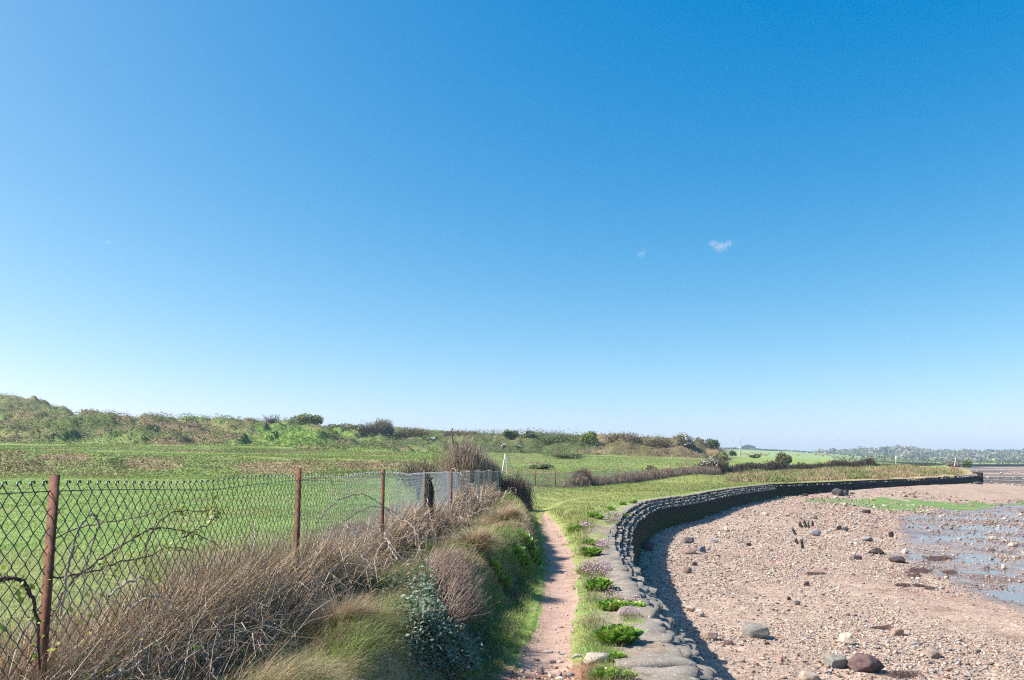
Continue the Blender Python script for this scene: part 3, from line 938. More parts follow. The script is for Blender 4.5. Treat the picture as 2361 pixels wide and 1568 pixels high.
def chainlink(line, ztop, zbot, pitch, r, sides, wob, seed):
    """line(s)->(x,y); zig-zag pickets hooked into one another"""
    rg = np.random.default_rng(seed)
    P = np.asarray(line, float)
    L = np.r_[0, np.cumsum(np.hypot(*np.diff(P, axis=0).T))]
    n = int(L[-1] / pitch * 2)
    s = (np.arange(n) + .5) * pitch / 2
    H = 0
    x0, y0 = np.interp(s, L, P[:, 0]), np.interp(s, L, P[:, 1])
    zt, zb = ztop(y0), zbot(y0)
    m = int(round(np.max(zt - zb) / (pitch / 2))) + 1
    k = np.arange(m + 1)
    T = np.gradient(P, axis=0); T /= np.linalg.norm(T, axis=1, keepdims=True)
    tx, ty = np.interp(s, L, T[:, 0]), np.interp(s, L, T[:, 1])
    side = np.where(k % 2 == 0, .25, -.25) * 1.08
    zz = zt[:, None] + .018 * (vn(s * .9, s * 0, seed) - .5)[:, None] * 2 - k[None] * pitch / 2
    so = side[None] * np.where(np.arange(n) % 2 == 0, 1, -1)[:, None] * pitch + .006 * (rg.random((n, m + 1)) - .5)
    bul = wob(y0, zz, s)
    depth = np.where(k % 2 == 0, .5, -.5)[None] * r * 2.2
    V = np.empty((n, m + 1, 3))
    V[..., 0] = x0[:, None] + tx[:, None] * so + ty[:, None] * (bul + depth)
    V[..., 1] = y0[:, None] + ty[:, None] * so - tx[:, None] * (bul + depth)
    V[..., 2] = zz
    wires = tubes(V, np.full((n, m + 1), r), sides)
    # knuckles: the cut ends bent over at the top
    q = V[:, 0]
    kn = np.stack([q + np.c_[-tx, -ty, 0 * tx] * .004, q + np.c_[0 * tx, 0 * tx, .008 + 0 * tx], q + np.c_[tx * .016, ty * .016, .011 + 0 * tx], q + np.c_[tx * .020, ty * .020, .002 + 0 * tx]], 1)
    knv = tubes(kn, np.full((n, 4), r * 1.3), sides)
    return join(wires, knv), V


def angle_post(x, y, z0, z1, rot, s=.040, t=.006):
    a = boxes([[0, 0, (z0 + z1) / 2], [-s / 2 + t / 2, s / 2 + .0, (z0 + z1) / 2]], [[s, t, z1 - z0], [t, s - t, z1 - z0 - .001]])
    v, f = a
    c, s_ = math.cos(rot), math.sin(rot)
    return np.c_[v[:, 0] * c - v[:, 1] * s_ + x, v[:, 0] * s_ + v[:, 1] * c + y, v[:, 2]], f


FTOP = lambda Y: 1.607 - .0088 * (Y - 3.05) + .02 * np.abs(np.cos(np.pi * (Y - 3.05) / 2.945)) - .02
ys = np.arange(.6, 25.8, .2)
fl = np.c_[xfence(ys), ys]
fence = thing('chain_link_fence', 'near green chain link fence on rusty posts above the brambles', 'fence', (xfence(3.05), 3.05, .6))
foldk = lambda y, z, s: ((vn(s * 1.1, s * 0 + 3, 12) - .5) * .10 * sst(5, 14, y))[:, None] + (.10 * np.sin(s * 3.1) * sst(15, 18, y))[:, None] + .03 * (vn(s[:, None] * .8, z * 2, 9) - .5)
(vw, fw), FV = chainlink(fl, FTOP, lambda Y: 0 * Y + .60, .0725, .0025, 4, foldk, 5)
mesh_np('wire_mesh', vw, fw, M_WIRE, parent=fence)
yl = np.arange(.6, 25.8, .15)
lw = np.c_[xfence(yl) + .006, yl, FTOP(yl) - .038 - .012 * (1 - np.cos(2 * np.pi * (yl - 3.05) / 2.945)) / 2]
mesh_np('line_wire', *tubes(lw[None], np.full((1, len(lw)), .0022), 4), mat=M_WIRE, parent=fence)
for k in range(8):
    Y = 3.05 + 2.945 * k
    zt = [1.632, 1.634, 1.60, 1.56, 1.545, 1.53, 1.50, 1.47][k]
    tx_ = xfence(Y) + [0, .0, .0, -.02, 0, -.03, -.07, -.05][k] + .012
    v, f = angle_post(0, 0, .0, zt - .3, R(-8))
    v[:, 0] += (v[:, 2] - .9) * [.020, .004, .004, 0, .0, .01, .0, .01][k]
    mesh_np('post', v + [tx_, Y + .03, .3], f, M_RUST, parent=fence, smooth=False)

# second fence, beyond the bend of the path
k2 = np.arange(0, 21)
p2 = np.c_[.20 + 0 * k2 + 1.30 * (k2 + .0) - .10, 42.75 + 2.7 * k2]
p2 = np.c_[1.29 + 1.30 * (k2 - 0), 45 + 2.7 * k2]
pre = np.array([[-.6, 41.0]])
fl2 = np.vstack([pre, p2])
G2 = lambda Y: np.interp(Y, [40, 45, 58, 72, 100], [.10, .02, .06, .10, .25])
fence2 = thing('chain_link_fence', 'middle green chain link fence crossing behind the bend of the path', 'fence', (p2[0][0], p2[0][1], 0))
yy2 = resample(fl2, .5)
(v, f), _ = chainlink(yy2, lambda Y: G2(Y) + 1.0, lambda Y: G2(Y) + .05, .0725, .003, 3, lambda y, z, s: 0 * z, 8)
mesh_np('wire_mesh', v, f, M_WIRE, parent=fence2)
rg = np.random.default_rng(11)
for i, (a, b) in enumerate(p2):
    g0 = float(land_h(np.array([a]), np.array([b]))[0])
    v, f = angle_post(0, 0, 0, 1.12 + rg.uniform(-.02, .06) + max(0, float(G2(b)) - g0) + .15, R(-30), .06, .012)
    lx = rg.normal(0, .02); v[:, 0] += v[:, 2] * lx
    mesh_np('post', v + [a, b, g0 - .15], f, M_RUST, parent=fence2, smooth=False)

# third fence, on the bank behind the far wall
a3 = at_y(np.array([1925., 1990, 2050, 2105, 2160]), np.array([1079., 1078, 1077.5, 1077, 1076.5]), np.array([118., 124, 132, 140, 146]))
l3 = resample(a3[:, :2], .5)
fence3 = thing('chain_link_fence', 'distant thin wire fence along the scrubby bank above the far sea wall', 'fence', tuple(a3[0]))
h3 = land_h(l3[:, 0], l3[:, 1])
(v, f), _ = chainlink(l3, lambda Y: np.interp(Y, l3[:, 1], h3) + 1.15, lambda Y: np.interp(Y, l3[:, 1], h3) + .1, .15, .008, 3, lambda y, z, s: 0 * z, 4)
mesh_np('wire_mesh', v, f, M_WIRE, parent=fence3)
for i in range(0, len(l3), 9):
    v, f = angle_post(0, 0, 0, 1.4, R(-30), .08, .02)
    mesh_np('post', v + [l3[i][0], l3[i][1], h3[i] - .1], f, M_RUST, parent=fence3, smooth=False)

# ------------------------------------------------------------------ white tripod marker, poles, barn
TRI = C(.62, .60, .56)
b0 = at_y(1168, 1105, 47.0); tx, ty = b0[0], 47.0
tz = float(land_h(np.array([tx]), np.array([ty]))[0])
top = at_y(1166.5, 1046, 47.0)
trip = thing('tripod_marker', 'white three legged wooden marker standing in the field behind the bare hawthorn', 'marker', (tx, ty, tz))
for (ax, ay, w) in ((-.42, .1, .055), (.05, -.35, .034), (.85, .0, .024)):
    f0 = np.array([tx + ax, ty + ay, tz - .1]); t0 = np.array([top[0] + ax * .04, ty + ay * .1, top[2]])
    v, f = tubes(np.stack([f0, f0 * .5 + t0 * .5, t0])[None], np.array([[w, w, w * .95]]), 4)
    mesh_np('leg', v, f, M_WOODG, parent=trip, col=np.tile(TRI, (len(v), 1)), smooth=False)
for hz in (.45, .75):
    v, f = boxes([[tx + .42, ty - .05, tz + hz]], [[.62, .03, .05]])
    mesh_np('crossbar', v, f, M_WOODG, parent=trip, col=np.tile(TRI * .9, (8, 1)), smooth=False)


def pole(name, label, cat, px, py0, py1, Y, w, colr, hook=False, lean=0):
    a = at_y(px, py0, Y); b = at_y(px + lean, py1, Y)
    g0 = float(land_h(np.array([a[0]]), np.array([a[1]]))[0])
    a[2] = min(a[2], g0) - .2
    t = thing(name, label, cat, (a[0], a[1], g0))
    v, f = tubes(np.stack([a, (a + b) / 2, b, b + [0, 0, .001]])[None], np.array([[w, w * .92, w * .85, .001]]), 8)
    mesh_np('shaft', v, f, M_WOODG, parent=t, col=np.tile(colr, (len(v), 1)))
    if hook:
        hk = np.array([b, b + [.03, 0, .9], b + [.35, 0, 1.5], b + [.9, 0, 1.7]])
        v, f = tubes(hk[None], np.full((1, 4), w * .35), 6)
        mesh_np('bracket', v, f, M_WOODG, parent=t, col=np.tile(colr * .8, (len(v), 1)))
    return t


pole('utility_pole', 'pale tall wooden pole with bent top bracket left of the barn', 'pole', 1707, 1054, 1027.5, 170, .13, C(.50, .44, .36), True, -1)
pole('field_post', 'short orange rusty post rising behind the dark hedge', 'post', 1911, 1078, 1060.5, 118, .18, C(.26, .12, .075), False, -.6)
pole('field_post', 'thin white stake in the distant green field above the wire fence', 'post', 2066, 1066, 1050.5, 190, .14, C(.65, .62, .58))
pole('field_post', 'thin grey stake standing among cows beside the pole', 'post', 1720.5, 1053, 1042, 172, .05, C(.4, .4, .4))
pole('field_post', 'thin pale post leaning in the meadow under the brown scrub mound', 'post', 1549, 1062, 1048.5, 122, .05, C(.45, .38, .3))
pole('field_post', 'leaning silver stake in the middle of the meadow', 'post', 1457, 1076.5, 1067.5, 100, .06, C(.5, .5, .48), False, 4)
pole('field_post', 'short post in the meadow right of the leaning stake', 'post', 1487, 1076, 1067, 100, .06, C(.36, .34, .24))
# white A-frame by the end of the third fence
at_ = at_y(2206, 1074, 148.); g0 = float(land_h(np.array([at_[0]]), np.array([at_[1]]))[0])
top = at_y(2204.5, 1056, 148.)
trip2 = thing('tripod_marker', 'far slim pale marker frame at the end of the distant wire fence', 'marker', (at_[0], at_[1], g0))
for ax in (-.45, .75):
    f0 = np.array([at_[0] + ax, 148., g0 - .1])
    v, f = tubes(np.stack([f0, top])[None], np.array([[.10, .08]]), 4)
    mesh_np('leg', v, f, M_WOODG, parent=trip2, col=np.tile(C(.6, .48, .38), (len(v), 1)), smooth=False)

# barn on the hill
M_BARN = vcol_mat('barn_sheet', 1.0, (.85, 1.15), .7)
YB = 1060.0
bl = at_y(1709.6, 1041, YB); bs = YB / F_PX
sheet = thing('barn', 'low grey farm barn with dark green open end on the skyline', 'barn', tuple(bl))
ox, oy = bl[0], YB; zb0 = bl[2] - 2
# gable faces the camera-left, long dark side to the right
gw, dep = 50 * bs * .98, 26 * bs
p0 = np.array([ox, oy]); p1 = np.array([ox + 30 * bs, oy - 3]); p2b = np.array([ox + 43.5 * bs, oy + 22])
p3 = p0 + (p2b - p1)
ze, zr = at_y(1730, 1029.6, YB)[2], at_y(1740, 1025.4, YB)[2]
mid = (p0 + p1) / 2; midb = mid + (p2b - p1)
Vg = np.array([[*p0, zb0], [*p1, zb0], [*p1, ze], [*mid, zr], [*p0, ze]])
me = bpy.data.meshes.new('gable_wall'); 
back = Vg + np.array([*(p2b - p1), 0])
me.from_pydata([tuple(v) for v in np.vstack([Vg, back])], [], [(0, 1, 2, 3, 4), (9, 8, 7, 6, 5), (0, 4, 9, 5)]); me.materials.append(M_BARN)
ca_ = me.color_attributes.new('col', 'FLOAT_COLOR', 'POINT'); ca_.data.foreach_set('color', np.tile([.24, .22, .22, 1], 10).astype(np.float32))
go = bpy.data.objects.new('gable_wall', me); COL.objects.link(go); go.parent = sheet; go.matrix_parent_inverse = Matrix.Translation(-sheet.location)
Vs = np.array([[*p1, zb0], [*p2b, zb0], [*p2b, ze], [*p1, ze]])
mesh_np('side_wall', Vs + [.1, -.1, 0], np.array([[0, 1, 2, 3]]), M_BARN, parent=sheet, col=np.tile([.03, .065, .055], (4, 1)), smooth=False)
ov = (p0 - p1) / np.linalg.norm(p0 - p1) * .8; bk = (p2b - p1) / np.linalg.norm(p2b - p1) * .6
Vr = np.array([[*(p1 - ov - bk), ze - .1], [*(mid - bk), zr + .15], [*(p0 + ov - bk), ze - .1], [*(p2b - ov + bk), ze - .1], [*(midb + bk), zr + .15], [*(p3 + ov + bk), ze - .1]])
Vr = np.vstack([Vr, Vr + [0, 0, .25]])
mesh_np('roof', Vr, np.array([[0, 1, 4, 3], [1, 2, 5, 4], [6, 9, 10, 7], [7, 10, 11, 8], [0, 6, 7, 1], [1, 7, 8, 2], [3, 4, 10, 9], [4, 5, 11, 10], [0, 3, 9, 6], [2, 8, 11, 5]]), M_BARN, parent=sheet, col=np.tile([.36, .33, .31], (12, 1)), smooth=False)
# ------------------------------------------------------------------ vegetation
rg = np.random.default_rng(21)


def scatter(n, u0, u1, y0, y1, mask, rg):
    """points spread evenly over the picture's ground (fewer per square metre far away)"""
    uu = rg.uniform(u0, u1, n); yy = np.exp(rg.uniform(math.log(y0), math.log(y1), n))
    xx = uu * yy
    m = mask(xx, yy)
    return xx[m], yy[m]


def grass_obj(name, label, x, y, h, w, lean, bend, colr, rg, seg=3, leandir=None, mat=M_BLADE, cat='grass', z=None, jit=.18):
    if z is None: z = land_h(x, y)
    v, f = blades(np.c_[x, y, z - .01], h, w, lean, bend, rg, seg, leandir)
    colr = np.broadcast_to(colr, (len(x), 3)) * (1 + rg.normal(0, jit, (len(x), 1))).clip(.5, 1.7)
    # dry tips
    return tag(mesh_np(name, v, f, mat, col=rep(colr, (seg + 1) * 2)), label, cat, kind='stuff')


fieldmask = lambda x, y: x < xfence(np.minimum(y, 26)) - .25 - .8 * sst(20, 45, y)
x, y = scatter(150000, -.78, .02, 3.0, 52, fieldmask, rg)
cz = land_h(x, y)
cl = cover(x, y, cz)
cl = mix(cl * 1.05, C(.25, .25, .07), (rg.random(len(x)) < .12) * .7)
hh = (.016 + .022 * rg.random(len(x))) * (1 + .03 * y) * (.6 + .9 * fbm(x * .8, y * .8, 101, 3))
grass_obj('field_grass', 'short bright green pasture grass behind the chain link fence', x, y, hh, .0035 * np.maximum(y / 4, 1), rg.uniform(.2, 1.1, len(x)), 1.6, cl, rg, 2, rg.normal(.3, 1.2, len(x)), z=cz)

# thatch of combed dead grass on the bank
bankmask = lambda x, y: (x > xfence(y) - .35) & (x < xedge(y) + .55) & (x < xpath(y) - .5 * wpath(y) - .12) & (y < 28)
x, y = scatter(420000, -.62, .06, 2.9, 28, bankmask, rg)
n1 = fbm(x * .7, y * .7, 61, 4)
lush = np.exp(-(((x + .86) / .22) ** 2 + ((y - 5.3) / .8) ** 2))
dry = rg.random(len(x)) > np.maximum(sst(.54, .66, n1) * .75, lush * .9)
x, y = x[dry], y[dry]
kk = rg.random(len(x)) < .62
x, y = x[kk], y[kk]
ld = -.35 + 1.6 * (fbm(x * .9, y * .9, 111, 2) - .5) * 2 + rg.normal(0, .6, len(x))
tus = fbm(x * 2.4, y * 2.4, 113, 3)
sl = sst(-.1, .3, x - xedge(y))
cl = mix(STRAW * 1.1 + np.zeros((len(x), 3)), BROWN * 1.5, rg.random(len(x)) ** 1.5)
cl = mix(cl, C(.66, .54, .38), (rg.random(len(x)) < .25) * .8)
cl = mix(cl, GREEN * 1.1, (rg.random(len(x)) < .14 + .3 * sl))
grass_obj('dry_grass', 'combed straw coloured dead grass thatching the bank below the fence', x, y, (.09 + .23 * tus ** 1.3) * rg.uniform(.6, 1.25, len(x)) * (1 - .72 * sst(-.45, .0, x - xedge(y))),
          .0034 * np.maximum(y / 4.2, 1), rg.uniform(.5, 1.7, len(x)), 1.5, cl, rg, 4, ld)

# green tufts on the bank and its shaded side
x, y = scatter(260000, -.55, .06, 3.0, 28, bankmask, rg)
n1 = fbm(x * .7, y * .7, 61, 4)
sl = sst(-.15, .25, x - xedge(y))
lush = np.exp(-(((x + .86) / .22) ** 2 + ((y - 5.3) / .8) ** 2))
g_ = rg.random(len(x)) < np.clip(.06 + lush + sst(.5, .64, n1) * np.where((y < 6) & (x < xedge(y) - .3), .45, .8) + .5 * sl * sst(.35, .6, fbm(x * 1.4, y * 1.4, 115, 2)), 0, 1)
x, y = x[g_], y[g_]
cl = mix(LUSH + np.zeros((len(x), 3)), C(.19, .25, .05), rg.random(len(x)))
cl = mix(cl, STRAW * .9, (rg.random(len(x)) < .22))
grass_obj('green_grass', 'long green grass tufts among the dead grass of the bank', x, y, rg.uniform(.07, .26, len(x)) * (1 - .65 * sst(-.3, .0, x - xedge(y))), .0036 * np.maximum(y / 4.2, 1), rg.uniform(.2, 1.2, len(x)), 1.8, cl, rg, 4,
          -.3 + rg.normal(0, .9, len(x)))

# verge turf either side of the path, and the lane beyond
vm = lambda x, y: (np.abs(x - xpath(y)) > wpath(y) * (1 - .8 * sst(15, 24, y)) * (.36 + .55 * (fbm(y * 3, x * 5, 121, 3) - .5) + rg.normal(0, .07, y.shape))) & (x > np.minimum(xedge(y) + .25, xpath(y) - 1.2)) & (x < np.where(y < 60, np.interp(y, W1S[:, 1], W1S[:, 0]) - .45, 1e9)) & inside(x + .5, y, LANDPOLY)
x, y = scatter(300000, -.08, .42, 5.2, 60, vm, rg)
dwl = np.interp(y, W1S[:, 1], W1S[:, 0]) - x
k_ = rg.random(len(x)) < np.clip(.25 + sst(.4, 1.0, dwl), 0, 1) * np.where((np.abs(x - xpath(y)) < .32) & (y < 6.95), .12, 1)
x, y = x[k_], y[k_]
cz = land_h(x, y)
cl = cover(x, y, cz) * 1.1
cl = mix(cl, LUSH, rg.random(len(x)) * .6 * sst(.4, .65, fbm(x * 1.3, y * 1.3, 123, 3)))
cl = mix(cl, STRAW, (rg.random(len(x)) < .2) * .8)
edge = np.minimum(1, (np.abs(x - xpath(y)) - .45 * wpath(y)) / .25).clip(.25, 1)
hh = rg.uniform(.03, .085, len(x)) * (1 + .03 * y) * (1 - .55 * sst(18, 30, y)) * (.3 + 2.0 * fbm(x * 1.8, y * 1.8, 125, 3) ** 1.3) * edge
grass_obj('verge_grass', 'short yellow green turf edging the pink footpath', x, y, hh, .0032 * np.maximum(y / 5, 1), rg.uniform(.2, 1.2, len(x)), 1.6, cl, rg, 2, z=cz)

# tall dead stalks massed along the foot of the near fence
n = 52000
yy = np.exp(rg.uniform(math.log(1.9), math.log(25), n))
off = rg.normal(-.13, .22, n)
xx = xfence(yy) + np.where(off > .45, .45 - rg.random(n) * .4, off)
dn = fbm(xx * 1.5, yy * .8, 131, 3)
k_ = rg.random(n) < .35 + sst(.35, .6, dn)
xx, yy, off = xx[k_], yy[k_], off[k_]
dn = dn[k_]
hmax = np.interp(yy, [1.9, 3.2, 4.5, 6, 9, 12, 25], [.46, .50, .60, .70, .66, .55, .45])
hh = hmax * rg.uniform(.35, 1.1, len(xx)) * (.45 + 1.0 * dn) * np.exp(-((off + .15) / .5) ** 2) * np.where(off > .06, .6, 1.0)
cl = mix(C(.62, .46, .30) + np.zeros((len(xx), 3)), C(.28, .175, .105), rg.random(len(xx)) ** .9)
cl = mix(cl, C(.70, .58, .43), (rg.random(len(xx)) < .2))
grass_obj('dead_stalks', 'dense thicket of brown dead stalks along the foot of the near fence', xx, yy, hh, .0042 * np.maximum(yy / 4.5, 1), rg.uniform(.05, .75, len(xx)), 1.3, cl, rg, 3,
          rg.normal(-.2, 1.4, len(xx)), mat=M_STEM, cat='undergrowth')
# interlaced thin twigs in the same thicket
n = 5200
yy = np.exp(rg.uniform(math.log(2.0), math.log(24), n)); xx = xfence(yy) + rg.normal(-.04, .24, n)
P0 = np.c_[xx, yy, land_h(xx, yy) + rg.uniform(0, .3, n)]
d_ = np.c_[rg.normal(0, .2, n), rg.normal(0, .26, n), np.abs(rg.normal(.10, .18, n))]
t = np.linspace(0, 1, 5)[None, :, None]
P = P0[:, None] + d_[:, None] * t + np.array([0, 0, -.30])[None, None] * (t - .5) ** 2 + .026 * rg.normal(size=(n, 5, 3))
v, f = tubes(P, (.0017 * np.maximum(yy / 4.5, .8))[:, None] * np.array([1, .95, .85, .7, .5])[None], 3)
cl = mix(C(.50, .37, .25) + np.zeros((n, 3)), C(.20, .125, .08), rg.random(n)); cl = mix(cl, C(.6, .52, .42), rg.random(n) < .2)
tag(mesh_np('twig_tangle', v, f, M_STEM, col=rep(cl, 15)), 'tangled thin bramble twigs woven through the dead stalks', 'undergrowth', kind='stuff')
# small fresh leaves coming out on the brambles behind the fence
n = 1500
yy = np.exp(rg.uniform(math.log(2.2), math.log(7), n)); k_ = fbm(yy * 2.2, yy * 0, 141, 3) > .42
yy = yy[k_]; n = len(yy)
xx = xfence(yy) + rg.normal(-.12, .16, n)
Pc = np.c_[xx, yy, .62 + np.abs(rg.normal(.16, .17, n))]
v, f = cards(Pc, rg.uniform(.018, .04, n), rg, .7)
cl = mix(C(.16, .25, .04) + np.zeros((n, 3)), C(.34, .36, .06), rg.random(n))
tag(mesh_np('bramble_leaves', v, f, M_LEAF, col=rep(cl, 4)), 'scattered small yellow green leaves among stalks at the fence foot', 'leaves', kind='stuff')


def smooth_line(P, k=10):
    P = np.asarray(P, float)
    Q = np.vstack([2 * P[0] - P[1], P, 2 * P[-1] - P[-2]]); out = []
    for i in range(1, len(Q) - 2):
        t = np.linspace(0, 1, k, endpoint=False)[:, None]; a, b, c, d = Q[i - 1:i + 3]
        out.append(.5 * (2 * b + (c - a) * t + (2 * a - 5 * b + 4 * c - d) * t ** 2 + (3 * b - a - 3 * c + d) * t ** 3))
    return np.vstack(out + [P[-1:]])


BR_PALE, BR_DARK, BR_MID = C(.46, .39, .33), C(.095, .06, .045), C(.25, .165, .115)
BRAMBLES = [
    # label, photo line, distance start-end, radius, colour, leaves
    ('thick dark bramble stem arching beside the nearest rusty post', [(-30, 1345), (20, 1333), (55, 1345), (78, 1385), (88, 1450), (92, 1545)], 2.75, 2.85, .0075, BR_DARK, 5),
    ('pale looped bramble stem behind the mesh right of the nearest post', [(140, 1420), (162, 1290), (180, 1225), (205, 1187), (222, 1192), (226, 1212), (212, 1262), (198, 1310), (186, 1400)], 3.45, 3.6, .0048, C(.30, .25, .21), 0),
    ('long dark bramble stem arching low across the green field', [(120, 1420), (165, 1340), (235, 1288), (310, 1240), (365, 1217), (420, 1225), (478, 1243), (530, 1275)], 3.7, 5.4, .0058, BR_DARK, 14),
    ('dark arching bramble crowning the fresh leaf tuft', [(333, 1300), (345, 1240), (375, 1195), (415, 1180), (470, 1178), (505, 1180)], 4.4, 5.6, .0045, BR_DARK, 8),
    ('dark forked bramble top behind the mesh before the second post', [(420, 1240), (455, 1220), (486, 1205), (497, 1180), (490, 1168)], 4.9, 5.4, .0048, BR_DARK, 5),
    ('thin brown bramble stem running almost level across the mesh', [(115, 1243), (200, 1212), (290, 1198), (365, 1180), (400, 1163)], 3.4, 4.6, .003, BR_MID, 0),
    ('slanting thin bramble stem climbing towards the fence top', [(225, 1340), (270, 1268), (310, 1215), (350, 1170), (392, 1163)], 3.7, 4.6, .003, BR_MID, 0),
    ('low dark bramble stem with leaves through the stalks', [(105, 1330), (180, 1325), (260, 1300), (330, 1285), (400, 1262), (455, 1275)], 3.4, 5.0, .0042, BR_DARK, 8),
    ('upright pale dead stem with white bark leaning in front of the mesh', [(587, 1205), (588, 1255), (582, 1290), (560, 1322), (520, 1352), (470, 1384), (425, 1408)], 5.7, 4.3, .0040, BR_PALE, 0),
    ('short white twig crossing the pale leaning stem', [(480, 1318), (520, 1305), (560, 1298), (606, 1292)], 5.2, 5.6, .0030, C(.6, .54, .47), 0),
    ('pale hooked bramble arch over the brown stalks', [(265, 1440), (310, 1395), (350, 1373), (372, 1378), (388, 1400), (403, 1440), (408, 1470)], 3.7, 4.0, .0045, BR_PALE, 0),
    ('pale knobbly bramble bow behind the stalks', [(250, 1375), (290, 1345), (325, 1332), (350, 1340), (372, 1370), (384, 1420)], 3.5, 4.2, .0042, C(.38, .30, .25), 3),
    ('long thin rod slanting out of the stalks to the lower left', [(205, 1568), (250, 1510), (310, 1440), (362, 1390), (410, 1350)], 3.1, 4.4, .0032, BR_PALE * .8, 0),
    ('bent straw coloured stem in the bottom left dead grass', [(245, 1562), (275, 1552), (305, 1538), (326, 1522)], 3.0, 3.3, .0028, BR_PALE, 0),
    ('thin pale rod lying down the grassy bank at the bottom', [(459, 1470), (475, 1505), (487, 1540), (498, 1572)], 4.1, 3.6, .0030, BR_PALE, 0),
    ('straight white stick slanting in front of the second post', [(600, 1405), (640, 1363), (680, 1332), (724, 1306)], 4.7, 6.3, .0036, C(.56, .49, .42), 0),
    ('white curved twig touching the second post near its foot', [(690, 1319), (712, 1324), (735, 1330), (760, 1322)], 6.0, 6.3, .0042, C(.58, .5, .43), 0),
    ('tall pale bramble arch between the second and third posts', [(730, 1205), (765, 1165), (810, 1141), (845, 1143), (880, 1165), (905, 1192), (912, 1230)], 6.8, 8.4, .0052, C(.30, .215, .165), 0),
    ('small bramble hook over the fence top beyond the second post', [(690, 1108), (725, 1102), (755, 1104), (768, 1118), (772, 1135)], 6.6, 7.2, .0040, BR_MID, 0),
    ('dark bramble stem sagging across the second fence bay', [(700, 1290), (760, 1230), (820, 1185), (870, 1168), (920, 1185)], 6.6, 8.8, .0042, BR_DARK * 1.5, 0),
    ('white twig leaning on the mesh in the second bay', [(757, 1259), (790, 1262), (818, 1268)], 6.9, 7.5, .0050, C(.55, .48, .42), 0),
    ('pale drooping stem left of the rusty third post', [(830, 1278), (850, 1300), (856, 1330), (853, 1372)], 7.2, 6.8, .0045, BR_PALE, 0),
    ('pale bent stem falling onto the bank past the third post', [(884, 1225), (893, 1250), (907, 1278), (918, 1292)], 8.3, 7.7, .0052, C(.5, .43, .36), 0),
    ('thin arching stem reaching out from the third fence bay', [(900, 1190), (940, 1205), (965, 1240), (968, 1290)], 9.2, 8.2, .0050, C(.36, .28, .22), 0),
    ('pale stem drooping from the ivy covered fourth post', [(985, 1150), (992, 1200), (1000, 1235), (1008, 1258)], 11.6, 10.8, .0060, BR_PALE, 0),
    ('pale bramble stem looping before the bare hawthorn', [(1040, 1080), (1062, 1090), (1078, 1115), (1082, 1150), (1072, 1180)], 15.5, 15.0, .0075, C(.42, .32, .25), 0),
    ('thin stem trailing above the fence to the hawthorn foot', [(940, 1140), (1010, 1090), (1060, 1096), (1098, 1104), (1118, 1112)], 15.8, 18.0, .0060, C(.28, .2, .17), 0),
    ('short white twig jutting from the fence end over the bank', [(1085, 1146), (1105, 1146), (1128, 1148)], 17.0, 17.6, .0080, C(.52, .43, .36), 0),
]
for i, (lab, line, d0, d1, rad, colr, nl) in enumerate(BRAMBLES):
    L_ = np.array(line, float)
    dd = np.linspace(d0, d1, len(L_))
    P = at_y(L_[:, 0], L_[:, 1], dd)
    P = smooth_line(P, 7)
    P[1:-1] += rg.normal(0, .003, (len(P) - 2, 3)) * (d0 / 3)
    rr_ = rad * np.linspace(1.15, .55, len(P)) * (1 + .12 * rg.normal(size=len(P)))
    # thorns
    mi = rg.integers(1, len(P) - 1, int(len(P) * 1.2)); th = rg.normal(size=(len(mi), 3)); th /= np.linalg.norm(th, axis=1, keepdims=True)
    TP = np.stack([P[mi], P[mi] + th * rad * 3.2], 1)
    v1_ = tubes(P[None], rr_[None], 6); v2_ = tubes(TP, np.stack([np.full(len(mi), rad * .45), np.full(len(mi), rad * .08)], 1), 3)
    v, f = join(v1_, v2_)
    root = thing('bramble', lab, 'bramble', P[0], 'bramble stems at the near fence')
    mesh_np('stem', v, f, M_STEM, parent=root, col=np.tile(colr, (len(v), 1)))
    if nl:
        c0 = P[rg.integers(len(P) // 3, len(P), nl)]
        Pc = np.repeat(c0, 5, 0) + rg.normal(0, .018, (nl * 5, 3)) * (d0 / 3.2)
        v, f = cards(Pc, rg.uniform(.018, .034, len(Pc)) * d0 / 3.2, rg, .75)
        mesh_np('leaves', v, f, M_LEAF, parent=root, col=rep(mix(C(.2, .28, .04) + np.zeros((len(Pc), 3)), C(.38, .38, .06), rg.random(len(Pc))), 4))


